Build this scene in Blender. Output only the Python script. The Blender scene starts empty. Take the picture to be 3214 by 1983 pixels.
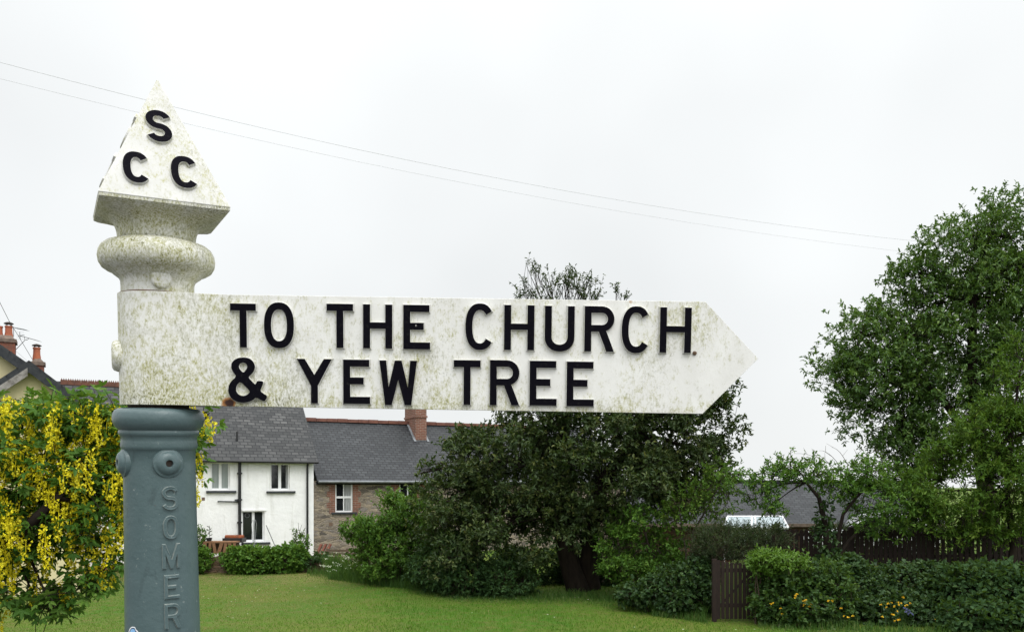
import bpy, bmesh, math, random
import numpy as np
from mathutils import Vector, Matrix
from mathutils.geometry import tessellate_polygon

rng = np.random.default_rng(11)
random.seed(5)
R = math.radians
scene = bpy.context.scene
COL = scene.collection

# ------------------------------------------------------------------ camera
F, CX, CY, EYE = 2700.0, 1607.0, 1525.0, 1.7      # focal length / principal point in photo pixels, eye height
cam_d = bpy.data.cameras.new("camera")
cam = bpy.data.objects.new("camera", cam_d)
COL.objects.link(cam)
cam.location = (0, 0, EYE)
cam.rotation_euler = (R(90), 0, 0)
cam_d.sensor_width = 36.0
cam_d.sensor_fit = 'HORIZONTAL'
cam_d.lens = 36.0 * F / 3214.0
cam_d.shift_y = (CY - 991.5) / 3214.0
cam_d.clip_start = 0.05
cam_d.clip_end = 5000
scene.camera = cam

# ------------------------------------------------------------------ sky
SUN_EL, SUN_AZ = R(52), R(145)      # azimuth measured clockwise from +y (north)
world = bpy.data.worlds.new("World")
scene.world = world
world.use_nodes = True
nt = world.node_tree
nt.nodes.clear()
def wn(t, **k):
    n = nt.nodes.new(t)
    for a, b in k.items():
        setattr(n, a, b)
    return n
wout = wn('ShaderNodeOutputWorld')
bg = wn('ShaderNodeBackground')
tc = wn('ShaderNodeTexCoord')
sep = wn('ShaderNodeSeparateXYZ')
nt.links.new(tc.outputs['Generated'], sep.inputs[0])
ramp = wn('ShaderNodeValToRGB')                  # overcast luminance by height: pale near the horizon, brightest overhead
cr = ramp.color_ramp
cr.elements[0].position = 0.0
cr.elements[0].color = (0.28, 0.29, 0.28, 1)
cr.elements[1].position = 1.0
cr.elements[1].color = (0.985, 1.0, 1.0, 1)
for p, v in ((0.485, 0.295), (0.5, 0.332), (0.60, 0.330), (0.70, 0.345), (0.76, 0.372), (0.86, 0.64)):
    e = cr.elements.new(p)
    e.color = (v * 0.975, v * 0.998, v * 1.0, 1)
cr.elements[1].color = (0.28, 0.29, 0.28, 1)
mr = wn('ShaderNodeMapRange')
mr.inputs['From Min'].default_value = -1
mr.inputs['From Max'].default_value = 1
nt.links.new(sep.outputs['Z'], mr.inputs['Value'])
nt.links.new(mr.outputs[0], ramp.inputs[0])
noi = wn('ShaderNodeTexNoise')
noi.inputs['Scale'].default_value = 2.3
noi.inputs['Detail'].default_value = 3.0
noi.inputs['Roughness'].default_value = 0.45
nt.links.new(tc.outputs['Generated'], noi.inputs['Vector'])
mr2 = wn('ShaderNodeMapRange')
mr2.inputs['From Min'].default_value = 0.3
mr2.inputs['From Max'].default_value = 0.7
mr2.inputs['To Min'].default_value = 2.50
mr2.inputs['To Max'].default_value = 3.0
nt.links.new(noi.outputs['Fac'], mr2.inputs['Value'])
mul = wn('ShaderNodeVectorMath', operation='SCALE')
nt.links.new(ramp.outputs[0], mul.inputs[0])
nt.links.new(mr2.outputs[0], mul.inputs['Scale'])
# cloud is thinner, so brighter, around the hidden sun
gl = wn('ShaderNodeVectorMath', operation='DOT_PRODUCT')
nt.links.new(tc.outputs['Generated'], gl.inputs[0])
gl.inputs[1].default_value = (math.sin(SUN_AZ) * math.cos(SUN_EL * .6), math.cos(SUN_AZ) * math.cos(SUN_EL * .6), math.sin(SUN_EL * .6))
gm = wn('ShaderNodeMapRange')
gm.inputs['From Min'].default_value = 0.1
gm.inputs['To Min'].default_value = 1.0
gm.inputs['To Max'].default_value = 1.65
nt.links.new(gl.outputs['Value'], gm.inputs['Value'])
mul2 = wn('ShaderNodeVectorMath', operation='SCALE')
nt.links.new(mul.outputs[0], mul2.inputs[0])
nt.links.new(gm.outputs[0], mul2.inputs['Scale'])
mul = mul2
sky = wn('ShaderNodeTexSky', sky_type='NISHITA')
sky.sun_disc = False
sky.sun_elevation = SUN_EL
sky.sun_rotation = SUN_AZ
sky.dust_density = 4.0
sk = wn('ShaderNodeVectorMath', operation='SCALE')
sk.inputs['Scale'].default_value = 0.05 * 0.15
nt.links.new(sky.outputs[0], sk.inputs[0])
add = wn('ShaderNodeVectorMath', operation='ADD')
nt.links.new(mul.outputs[0], add.inputs[0])
nt.links.new(sk.outputs[0], add.inputs[1])
nt.links.new(add.outputs[0], bg.inputs['Color'])
bg.inputs['Strength'].default_value = 1.0
nt.links.new(bg.outputs[0], wout.inputs[0])

# ------------------------------------------------------------------ sun (behind thin cloud)
sun_d = bpy.data.lights.new("sun", 'SUN')
sun_d.energy = 0.8
sun_d.angle = R(24)
sun_d.color = (1.0, 0.97, 0.92)
sun = bpy.data.objects.new("sun", sun_d)
COL.objects.link(sun)
sdir = Vector((math.sin(SUN_AZ) * math.cos(SUN_EL), math.cos(SUN_AZ) * math.cos(SUN_EL), math.sin(SUN_EL)))
sun.rotation_euler = sdir.to_track_quat('Z', 'Y').to_euler()
sun.location = sdir * 30

scene.view_settings.view_transform = 'Standard'
scene.view_settings.look = 'None'
scene.view_settings.exposure = 0.0
scene.view_settings.gamma = 1.0
scene.render.engine = 'CYCLES'
scene.cycles.max_bounces = 8
scene.cycles.transparent_max_bounces = 12
scene.cycles.use_denoising = True

# ------------------------------------------------------------------ helpers
def tag(o, label=None, cat=None, group=None, kind=None):
    if label: o['label'] = label
    if cat: o['category'] = cat
    if group: o['group'] = group
    if kind: o['kind'] = kind
    return o

def thing(name, label, cat, loc=(0, 0, 0), rot=(0, 0, 0), group=None):
    o = bpy.data.objects.new(name, None)
    COL.objects.link(o)
    o.location = loc
    o.rotation_euler = rot
    o.empty_display_size = 0.1
    return tag(o, label, cat, group)

def ray(px, py):
    return Vector(((px - CX) / F, 1.0, -(py - CY) / F))

def at(px, py, D):
    d = ray(px, py)
    return Vector((d.x * D, D, EYE + d.z * D))

def dp(x, y):          # reading grid of the overview (2451 wide) -> photo pixels
    return x * 1.31130, y * 1.31130

def atd(x, y, D):
    return at(*dp(x, y), D)

def hit(px, py, o, n):
    d = ray(px, py)
    c = Vector((0, 0, EYE))
    t = (Vector(o) - c).dot(n) / d.dot(n)
    return c + d * t

class MB:
    def __init__(s):
        s.v, s.f, s.mi = [], [], []
    def add(s, vs, fs, mi=0, M=None):
        b = len(s.v)
        for v in vs:
            v = Vector(v)
            s.v.append(tuple(M @ v) if M else tuple(v))
        for f in fs:
            s.f.append([b + i for i in f])
            s.mi.append(mi)
    def box(s, x0, x1, y0, y1, z0, z1, mi=0, M=None):
        vs = [(x0, y0, z0), (x1, y0, z0), (x1, y1, z0), (x0, y1, z0), (x0, y0, z1), (x1, y0, z1), (x1, y1, z1), (x0, y1, z1)]
        s.add(vs, [(0, 3, 2, 1), (4, 5, 6, 7), (0, 1, 5, 4), (1, 2, 6, 5), (2, 3, 7, 6), (3, 0, 4, 7)], mi, M)
    def prism(s, poly, y0, y1, mi=0, M=None):          # (x,z) outline, counter-clockwise seen from -y
        n = len(poly)
        vs = [(x, y0, z) for x, z in poly] + [(x, y1, z) for x, z in poly]
        fs = [tuple(range(n)), tuple(reversed(range(n, 2 * n)))]
        fs += [(i, i + n, (i + 1) % n + n, (i + 1) % n) for i in range(n)]
        s.add(vs, fs, mi, M)
    def tube(s, pts, rad, sides=6, mi=0, cap=True):
        pts = [Vector(p) for p in pts]
        if not hasattr(rad, '__len__'): rad = [rad] * len(pts)
        b = len(s.v)
        prev = None
        for i, p in enumerate(pts):
            t = (pts[min(i + 1, len(pts) - 1)] - pts[max(i - 1, 0)])
            t = t.normalized() if t.length > 1e-9 else Vector((0, 0, 1))
            if prev is None:
                a = t.orthogonal().normalized()
            else:
                a = (prev - t * prev.dot(t))
                a = a.normalized() if a.length > 1e-6 else t.orthogonal().normalized()
            prev = a
            c = t.cross(a)
            for k in range(sides):
                th = 2 * math.pi * k / sides
                s.v.append(tuple(p + (a * math.cos(th) + c * math.sin(th)) * rad[i]))
        for i in range(len(pts) - 1):
            for k in range(sides):
                k2 = (k + 1) % sides
                s.f.append([b + i * sides + k, b + i * sides + k2, b + (i + 1) * sides + k2, b + (i + 1) * sides + k])
                s.mi.append(mi)
        if cap:
            s.f.append([b + k for k in reversed(range(sides))]); s.mi.append(mi)
            e = b + (len(pts) - 1) * sides
            s.f.append([e + k for k in range(sides)]); s.mi.append(mi)
    def lathe(s, prof, seg=48, mi=0, M=None, cap=True):   # prof (r,z) from top down
        b = len(s.v)
        for r, z in prof:
            for k in range(seg):
                a = 2 * math.pi * k / seg
                v = Vector((r * math.cos(a), r * math.sin(a), z))
                s.v.append(tuple(M @ v) if M else tuple(v))
        for i in range(len(prof) - 1):
            for k in range(seg):
                k2 = (k + 1) % seg
                s.f.append([b + i * seg + k, b + (i + 1) * seg + k, b + (i + 1) * seg + k2, b + i * seg + k2])
                s.mi.append(mi)
        if cap:
            s.f.append([b + k for k in range(seg)]); s.mi.append(mi)
            e = b + (len(prof) - 1) * seg
            s.f.append([e + k for k in reversed(range(seg))]); s.mi.append(mi)
    def build(s, name, mats, parent=None, smooth=None):
        me = bpy.data.meshes.new(name)
        me.from_pydata(s.v, [], s.f)
        if not isinstance(mats, (list, tuple)): mats = [mats]
        for m in mats: me.materials.append(m)
        me.polygons.foreach_set('material_index', s.mi)
        if smooth is not None:
            me.polygons.foreach_set('use_smooth', [True] * len(s.f))
            me.set_sharp_from_angle(angle=R(smooth))
        me.update()
        o = bpy.data.objects.new(name, me)
        COL.objects.link(o)
        if parent: o.parent = parent
        return o

# ------------------------------------------------------------------ materials
class NT:
    def __init__(s, name):
        s.m = bpy.data.materials.new(name)
        s.m.use_nodes = True
        s.t = s.m.node_tree
        s.p = s.t.nodes['Principled BSDF']
        s.out = s.t.nodes['Material Output']
        s.tc = None
    def n(s, t, **k):
        x = s.t.nodes.new(t)
        for a, b in k.items(): setattr(x, a, b)
        return x
    def link(s, a, b): s.t.links.new(a, b)
    def co(s, scale=(1, 1, 1), rot=(0, 0, 0), kind='Object'):
        if not s.tc: s.tc = s.n('ShaderNodeTexCoord')
        mp = s.n('ShaderNodeMapping')
        mp.inputs['Scale'].default_value = scale
        mp.inputs['Rotation'].default_value = rot
        s.link(s.tc.outputs[kind], mp.inputs[0])
        return mp.outputs[0]
    def noise(s, vec, scale, detail=4, rough=0.6, dist=0.0):
        x = s.n('ShaderNodeTexNoise')
        x.inputs['Scale'].default_value = scale
        x.inputs['Detail'].default_value = detail
        x.inputs['Roughness'].default_value = rough
        x.inputs['Distortion'].default_value = dist
        s.link(vec, x.inputs['Vector'])
        return x.outputs['Fac']
    def rng(s, v, a, b, c=0.0, d=1.0):
        x = s.n('ShaderNodeMapRange')
        x.inputs['From Min'].default_value = a
        x.inputs['From Max'].default_value = b
        x.inputs['To Min'].default_value = c
        x.inputs['To Max'].default_value = d
        s.link(v, x.inputs['Value'])
        return x.outputs[0]
    def math(s, op, a, b=None):
        x = s.n('ShaderNodeMath', operation=op)
        for i, q in enumerate((a, b)):
            if q is None: continue
            if isinstance(q, (int, float)): x.inputs[i].default_value = q
            else: s.link(q, x.inputs[i])
        return x.outputs[0]
    def mix(s, fac, a, b, mode='MIX'):
        x = s.n('ShaderNodeMix', data_type='RGBA', blend_type=mode)
        for q, i in ((fac, 0), (a, 6), (b, 7)):
            if isinstance(q, (int, float)): x.inputs[i].default_value = q
            elif isinstance(q, tuple): x.inputs[i].default_value = (*q, 1) if len(q) == 3 else q
            else: s.link(q, x.inputs[i])
        return x.outputs[2]
    def ramp(s, v, stops):
        x = s.n('ShaderNodeValToRGB')
        e = x.color_ramp.elements
        e[0].position, e[0].color = stops[0][0], (*stops[0][1], 1)
        e[1].position, e[1].color = stops[-1][0], (*stops[-1][1], 1)
        for p, c in stops[1:-1]:
            q = e.new(p); q.color = (*c, 1)
        s.link(v, x.inputs[0])
        return x.outputs[0]
    def col(s, c):
        if isinstance(c, tuple): s.p.inputs['Base Color'].default_value = (*c, 1)
        else: s.link(c, s.p.inputs['Base Color'])
    def set(s, rough=0.6, spec=0.5, metal=0.0):
        s.p.inputs['Roughness'].default_value = rough
        s.p.inputs['Specular IOR Level'].default_value = spec
        s.p.inputs['Metallic'].default_value = metal
        return s
    def bump(s, h, strength=0.3, dist=0.01):
        x = s.n('ShaderNodeBump')
        x.inputs['Strength'].default_value = strength
        x.inputs['Distance'].default_value = dist
        s.link(h, x.inputs['Height'])
        s.link(x.outputs[0], s.p.inputs['Normal'])

def simple(name, c, c2=None, scale=6.0, rough=0.6, spec=0.4, metal=0.0, bump=0.0, stretch=(1, 1, 1), lo=0.35, hi=0.65):
    k = NT(name)
    if c2:
        f = k.noise(k.co(stretch), scale)
        k.col(k.mix(k.rng(f, lo, hi), c, c2))
        if bump: k.bump(f, bump, 0.01)
    else:
        k.col(c)
    return k.set(rough, spec, metal).m

def leaf_mat(name, stops, rough=0.5, spec=0.35, trans=0.3):
    k = NT(name)
    a = k.n('ShaderNodeAttribute', attribute_name='tint')
    c = k.ramp(a.outputs['Fac'], stops)
    k.col(c)
    k.set(rough, spec)
    tr = k.n('ShaderNodeBsdfTranslucent')
    k.link(k.mix(0.6, c, (0.16, 0.26, 0.02), 'MIX'), tr.inputs['Color'])
    mx = k.n('ShaderNodeMixShader')
    mx.inputs[0].default_value = trans
    k.link(k.p.outputs[0], mx.inputs[1])
    k.link(tr.outputs[0], mx.inputs[2])
    k.link(mx.outputs[0], k.out.inputs[0])
    return k.m

def white_paint(name, algae, yshift=0.0, rust=None):
    """chalky white paint with grey-green algae speckle and lichen patches; real growth with its own outline"""
    k = NT(name)
    v = k.co()
    vs = k.co((1.0, 1.0, 0.55))
    big = k.noise(v, 7.0, 4, 0.6)
    mid = k.noise(vs, 150.0, 6, 0.78, 0.1)
    fine = k.noise(vs, 360.0, 4, 0.75, 0.2)
    sx = k.n('ShaderNodeSeparateXYZ')
    k.link(k.tc.outputs['Object'], sx.inputs[0])
    grad = k.rng(sx.outputs['X'], -0.07, 0.30, 0.16, 0.0) if algae == 'arm' else None
    th = k.math('MULTIPLY', k.math('ADD', big, -0.5), {'arm': 0.5, 'finial': 0.8, 'pyramid': 0.45}[algae])
    a = k.math('ADD', mid, th)
    if grad is not None:
        a = k.math('ADD', a, k.math('MULTIPLY', grad, 0.95))
        low = k.rng(sx.outputs['Z'], 0.0, 0.035, 0.09, 0.0)
        run = k.rng(k.noise(k.co((75, 1, 5)), 1.0, 3, 0.6), 0.52, 0.68)       # green runs below the two lines of letters
        band = k.math('ADD', k.math('MULTIPLY', k.rng(sx.outputs['Z'], 0.070, 0.096), k.rng(sx.outputs['Z'], 0.098, 0.104, 1, 0)), k.math('MULTIPLY', k.rng(sx.outputs['Z'], 0.0, 0.010, 1, 1), k.rng(sx.outputs['Z'], 0.012, 0.018, 1, 0)))
        band = k.math('MULTIPLY', band, k.rng(sx.outputs['X'], 0.12, 0.16))
        a = k.math('ADD', a, k.math('MULTIPLY', k.math('MULTIPLY', run, band), 0.11))
        a = k.math('ADD', a, low)
    lvl = {'arm': 0.008, 'finial': 0.185, 'pyramid': 0.025}[algae]
    a = k.math('ADD', a, lvl + yshift)
    f1 = k.rng(a, 0.50, 0.68, 0, 0.85)
    f2 = k.math('MULTIPLY', f1, k.rng(fine, 0.38, 0.56, 0.1, 1.0))
    hue = k.noise(v, 22.0, 2)
    green = k.mix(k.rng(hue, 0.38, 0.55), (0.36, 0.355, 0.24), (0.32, 0.31, 0.075))
    base = k.mix(k.rng(k.noise(v, 18.0, 4), 0.35, 0.7), *(((0.60, 0.595, 0.575), (0.52, 0.515, 0.49)) if algae == 'pyramid' else ((0.79, 0.785, 0.755), (0.71, 0.70, 0.67))))
    c = k.mix(f2, base, green)
    dk = k.math('MULTIPLY', k.rng(a, 0.69, 0.79, 0, 0.9), k.rng(fine, 0.5, 0.62))
    c = k.mix(dk, c, (0.055, 0.058, 0.022))
    # fine dark mould specks
    sp = k.math('MULTIPLY', k.rng(k.noise(vs, 330.0, 2, 0.6, 1.0), 0.60, 0.70, 0, 0.6), k.rng(big, 0.4, 0.6))
    c = k.mix(sp, c, (0.20, 0.20, 0.15))
    for (x, y, z, r, col) in (rust or []):
        d = k.n('ShaderNodeVectorMath', operation='DISTANCE')
        k.link(k.tc.outputs['Object'], d.inputs[0])
        d.inputs[1].default_value = (x, y, z)
        dd = k.math('ADD', d.outputs['Value'], k.math('MULTIPLY', k.math('ADD', k.noise(v, 90.0, 3), -0.5), r * 0.7))
        c = k.mix(k.rng(dd, r * 0.75, r * 1.05, 0.95, 0.0), c, (0.33, 0.13, 0.03) if col else (0.42, 0.25, 0.10))
        if col:
            c = k.mix(k.rng(dd, r * 0.45, r * 0.75, 1.0, 0.0), c, (0.035, 0.012, 0.008))
    k.col(c)
    k.set(0.62, 0.3)
    k.bump(k.math('ADD', k.math('MULTIPLY', mid, 0.7), k.math('MULTIPLY', fine, 0.3)), 0.35, 0.0015)
    return k.m

M = {}
M['white_arm'] = white_paint('weathered_white_paint', 'arm', rust=[(0.130, -0.030, 0.004, 0.0125, 1), (1.050, -0.02, 0.087, 0.007, 0), (0.82, -0.025, 0.187, 0.006, 0)])
M['white_finial'] = white_paint('algae_stained_white_paint', 'finial', rust=None)
M['white_pyramid'] = white_paint('speckled_white_paint', 'pyramid')
M['white_letter_rim'] = white_paint('white_letter_edge_paint', 'pyramid', 0.01)
k = NT('black_letter_paint')
f = k.noise(k.co(), 160.0, 4)
c = k.mix(k.rng(f, 0.58, 0.76, 0, 0.5), (0.0035, 0.003, 0.006), (0.025, 0.025, 0.022))
k.col(k.mix(k.rng(k.noise(k.co(), 48.0, 5, 0.65), 0.715, 0.725), c, (0.55, 0.54, 0.50)))
k.set(0.8, 0.06); k.bump(f, 0.3, 0.001)
M['black_paint'] = k.m
k = NT('blue_grey_gloss_paint')
v = k.co()
f = k.noise(v, 28.0, 5, 0.65)
g = k.noise(v, 150.0, 3)
c = k.mix(k.rng(f, 0.3, 0.7), (0.074, 0.114, 0.119), (0.090, 0.133, 0.138))
c = k.mix(k.rng(k.noise(k.co((1, 1, 0.35)), 34.0, 5, 0.7, 1.0), 0.60, 0.72, 0, 0.5), c, (0.03, 0.042, 0.046))
c = k.mix(k.rng(k.noise(v, 60.0, 4, 0.7), 0.66, 0.71, 0, 0.8), c, (0.24, 0.28, 0.27))
c = k.mix(k.rng(k.noise(v, 75.0, 5, 0.7), 0.70, 0.74, 0, 0.85), c, (0.12, 0.055, 0.025))
k.col(c); k.set(0.34, 0.4); k.bump(k.math('ADD', k.math('MULTIPLY', f, 0.6), k.math('MULTIPLY', g, 0.4)), 0.5, 0.003)
M['blue_post'] = k.m
M['dark_iron'] = simple('dark_bare_iron', (0.018, 0.016, 0.014), (0.05, 0.03, 0.02), 60, 0.7, 0.3)
M['rust'] = simple('rusted_iron', (0.16, 0.06, 0.02), (0.05, 0.025, 0.015), 60, 0.8, 0.2)
M['sticker_white'] = simple('white_vinyl', (0.8, 0.82, 0.84), rough=0.35)
M['sticker_blue'] = simple('blue_vinyl', (0.25, 0.48, 0.78), (0.30, 0.54, 0.82), 40, 0.35)
M['sticker_line'] = simple('navy_vinyl_line', (0.02, 0.03, 0.08), rough=0.35)

# ------------------------------------------------------------------ ground
def sstep(x, a, b):
    t = np.clip((x - a) / (b - a), 0, 1)
    return t * t * (3 - 2 * t)
def ground_z(x, y):
    x = np.asarray(x, float); y = np.asarray(y, float)
    z = -1.35 * sstep(y, 2.0, 13.5)
    z = z + (0.95 - 0.22 * sstep(y, 25, 27)) * sstep(y, 19.9, 21.8) * sstep(x, 5.3, 6.3) * (1 - sstep(y, 25, 28) * (1 - sstep(x, 10.2, 11.0)) - sstep(y, 30, 36) * sstep(x, 10.2, 11.0))
    z = z + 0.035 * np.sin(x * 0.9 + 1.3) * np.sin(y * 0.7) * sstep(y, 10, 16) * (1 - sstep(y, 60, 90))
    z = z + 0.25 * sstep(y, 29.9, 31.2) * (1 - sstep(x, 2.0, 4.0)) * (1 - sstep(y, 48, 55))
    return z
xs = np.concatenate([[-1500, -500, -200, -90, -50], np.linspace(-30, 30, 121), [50, 90, 200, 500, 1500]])
ys = np.concatenate([[-1500, -400, -100, -30, -10, -3], np.linspace(0, 60, 121), [75, 100, 200, 500, 1500]])
GX, GY = np.meshgrid(xs, ys)
GZ = ground_z(GX, GY)
nv = len(xs)
k = NT('mown_lawn_turf')
v = k.co()
n1 = k.noise(v, 0.28, 4, 0.6)
n2 = k.noise(k.co((1, 1.0, 1)), 3.0, 5, 0.65)
n3 = k.noise(v, 26.0, 4, 0.7)
c = k.mix(k.rng(n1, 0.38, 0.62), (0.050, 0.130, 0.008), (0.110, 0.150, 0.018))
c = k.mix(k.rng(n2, 0.42, 0.66, 0, 0.85), c, (0.120, 0.115, 0.030))
c = k.mix(k.rng(n3, 0.35, 0.7, 0, 0.6), c, (0.022, 0.055, 0.006))
sx = k.n('ShaderNodeSeparateXYZ'); k.link(k.tc.outputs['Object'], sx.inputs[0])
worn = k.math('MULTIPLY', k.rng(sx.outputs['X'], -2.5, -6.0), k.rng(n2, 0.35, 0.6, 0.2, 1.0))
worn = k.math('MULTIPLY', worn, k.rng(sx.outputs['Y'], 26.0, 29.0, 0.15, 1.0))
c = k.mix(k.math('MULTIPLY', worn, 0.9), c, (0.150, 0.125, 0.050))
k.col(c); k.set(0.9, 0.15); k.bump(n3, 0.6, 0.03)
M['lawn'] = k.m
mb = MB()
mb.v = [tuple(p) for p in np.stack([GX.ravel(), GY.ravel(), GZ.ravel()], 1)]
for j in range(len(ys) - 1):
    for i in range(nv - 1):
        mb.f.append([j * nv + i, j * nv + i + 1, (j + 1) * nv + i + 1, (j + 1) * nv + i]); mb.mi.append(0)
tag(mb.build('ground', M['lawn'], smooth=60), kind='structure')
mb = MB()                                       # unseen lane beside the signpost, added for its neutral bounce light
ry_ = [-14, -9, -4, -1, 1.0, 2.2, 3.4, 4.6, 5.8, 7.0]
for a, b in zip(ry_[:-1], ry_[1:]):
    mb.add([(-70, a, float(ground_z(0, a)) + .012), (70, a, float(ground_z(0, a)) + .012), (70, b, float(ground_z(0, b)) + .012), (-70, b, float(ground_z(0, b)) + .012)], [(0, 1, 2, 3)])
tag(mb.build('unseen_road', simple('lane_tarmac', (0.055, 0.055, 0.056), (0.085, 0.084, 0.08), 30, 0.9, 0.2)), kind='structure')

# ------------------------------------------------------------------ fingerpost
LEAN, ROLL, YAW = R(4.0), R(0.55), R(2.4)
post_o = Vector(((498 - CX) / F * 1.5, 1.5, EYE + (CY - 1272) / F * 1.5))
Rp = Matrix.Rotation(ROLL, 4, 'Y') @ Matrix.Rotation(LEAN, 4, 'X') @ Matrix.Rotation(YAW, 4, 'Z')
finger = thing('fingerpost', 'cast iron fingerpost with blue grey post, white pointed arm and white pyramid top', 'signpost', post_o, Rp.to_euler())
Wp = Matrix.Translation(post_o) @ Rp
Wi = Wp.inverted()

def local_hit(px, py, o, n):          # ray through a photo pixel met with a plane given in post space
    return Wi @ hit(px, py, Wp @ Vector(o), (Rp.to_3x3() @ Vector(n)))

# ---- letter outlines (x right, z up), each: list of loops, first the outer (counter-clockwise), then holes
def sup(cx, cz, a, b, t, e=2.5):
    c, s = math.cos(t), math.sin(t)
    return (cx + a * math.copysign(abs(c) ** (2 / e), c), cz + b * math.copysign(abs(s) ** (2 / e), s))
def arc(cx, cz, a, b, t0, t1, n, e=2.0):
    return [sup(cx, cz, a, b, R(t0 + (t1 - t0) * i / (n - 1)), e) for i in range(n)]
def stroke(path, s):
    L, Q = [], []
    for i, p in enumerate(path):
        a, b = path[max(i - 1, 0)], path[min(i + 1, len(path) - 1)]
        d = math.hypot(b[0] - a[0], b[1] - a[1])
        nx, nz = -(b[1] - a[1]) / d, (b[0] - a[0]) / d
        L.append((p[0] + nx * s / 2, p[1] + nz * s / 2))
        Q.append((p[0] - nx * s / 2, p[1] - nz * s / 2))
    return Q + L[::-1]
def glyph(ch, w, h, s):
    if ch == 'T':
        m = w / 2
        return [[(m - s / 2, 0), (m + s / 2, 0), (m + s / 2, h - s), (w, h - s), (w, h), (0, h), (0, h - s), (m - s / 2, h - s)]]
    if ch == 'H':
        a = h * 0.45
        return [[(0, 0), (s, 0), (s, a), (w - s, a), (w - s, 0), (w, 0), (w, h), (w - s, h), (w - s, a + s * .9), (s, a + s * .9), (s, h), (0, h)]]
    if ch == 'E':
        a, q = h * 0.44, w * 0.76
        return [[(0, 0), (w, 0), (w, s), (s, s), (s, a), (q, a), (q, a + s), (s, a + s), (s, h - s), (w * .97, h - s), (w * .97, h), (0, h)]]
    if ch == 'O':
        return [arc(w / 2, h / 2, w / 2, h / 2, 0, 352, 44, 2.35), arc(w / 2, h / 2, w / 2 - s, h / 2 - s, 0, 352, 44, 2.35)[::-1]]
    if ch == 'C':
        o = arc(w / 2, h / 2, w / 2, h / 2, 38, 322, 36, 2.35)
        i = arc(w / 2, h / 2, w / 2 - s, h / 2 - s * .95, 42, 318, 36, 2.35)
        return [o + i[::-1]]
    if ch == 'U':
        b = h * 0.33
        o = arc(w / 2, b, w / 2, b, 180, 360, 21, 2.2)
        i = arc(w / 2, b, w / 2 - s, b - s, 180, 360, 21, 2.2)
        return [[(0, h)] + o + [(w, h), (w - s, h)] + i[::-1] + [(s, h)]]
    if ch == 'R':
        lo = h * 0.44
        cz, b = (h + lo) / 2, (h - lo) / 2
        bx = w - b
        outer = [(0, 0), (s, 0), (s, lo), (w * .48, lo), (w - s * 1.12, 0), (w, 0), (w * .73, lo + s * .12)]
        outer += arc(bx, cz, b, b, -62, 90, 14) + [(0, h)]
        hb = b - s * .95
        hole = [(s, lo + s * .95), (bx, lo + s * .95)] + arc(bx, cz, hb, hb, -75, 75, 10) + [(bx, h - s * .95), (s, h - s * .95)]
        return [outer, hole[::-1]]
    if ch == 'Y':
        m, j = w / 2, h * 0.40
        q = s * 1.12
        return [[(m - s / 2, 0), (m + s / 2, 0), (m + s / 2, j), (w, h), (w - q, h), (m, j + s * 1.55), (q, h), (0, h), (m - s / 2, j)]]
    if ch == 'W':
        q = s * 0.98
        m = w / 2
        return [[(w * .15, 0), (w * .15 + q, 0), (m, h * .56), (w * .85 - q, 0), (w * .85, 0), (w, h), (w - q, h), (w * .755, h * .40),
                 (m + q * .50, h), (m - q * .50, h), (w * .245, h * .40), (q, h), (0, h)]]
    if ch == 'M':
        m = w / 2
        q = s
        return [[(0, 0), (q, 0), (q, h * .62), (m - q * .42, 0), (m + q * .42, 0), (w - q, h * .62), (w - q, 0), (w, 0), (w, h), (w - q, h), (m, h * .34), (q, h), (0, h)]]
    if ch == 'S':
        a, b = (w - s) / 2, (h - s) / 4
        p = arc(w / 2, h - s / 2 - b, a, b, 22, 262, 26, 2.1) + arc(w / 2, s / 2 + b, a, b, 82, -158, 26, 2.1)
        return [stroke(p, s)]
    if ch == '&':
        o = [(1033, 603), (1075, 609), (1103, 630), (1117, 663), (1112, 693), (1092, 720), (1068, 742), (1092, 770), (1118, 796), (1130, 765), (1176, 770), (1166, 800),
             (1150, 838), (1176, 858), (1203, 872), (1182, 912), (1150, 899), (1122, 881), (1095, 905), (1060, 918), (1018, 922), (975, 912), (942, 886), (925, 845),
             (930, 802), (950, 768), (986, 738), (964, 712), (948, 676), (954, 640), (985, 612)]
        h1 = [(1033, 640), (1053, 648), (1063, 668), (1054, 690), (1034, 712), (1012, 692), (1002, 668), (1011, 648)]
        h2 = [(1012, 773), (1045, 805), (1080, 842), (1060, 865), (1030, 875), (1000, 866), (980, 838), (986, 800)]
        chk = lambda L: [q for i in range(len(L)) for q in ((L[i][0] * .78 + L[(i + 1) % len(L)][0] * .22, L[i][1] * .78 + L[(i + 1) % len(L)][1] * .22), (L[i][0] * .22 + L[(i + 1) % len(L)][0] * .78, L[i][1] * .22 + L[(i + 1) % len(L)][1] * .78))]
        o, h1, h2 = chk(chk(o)), chk(chk(h1)), chk(chk(h2))
        cv = lambda L: [((x - 925) / 280 * w, (922 - y) / 319 * h) for x, y in L]
        return [cv(o)[::-1], cv(h1), cv(h2)]

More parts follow.
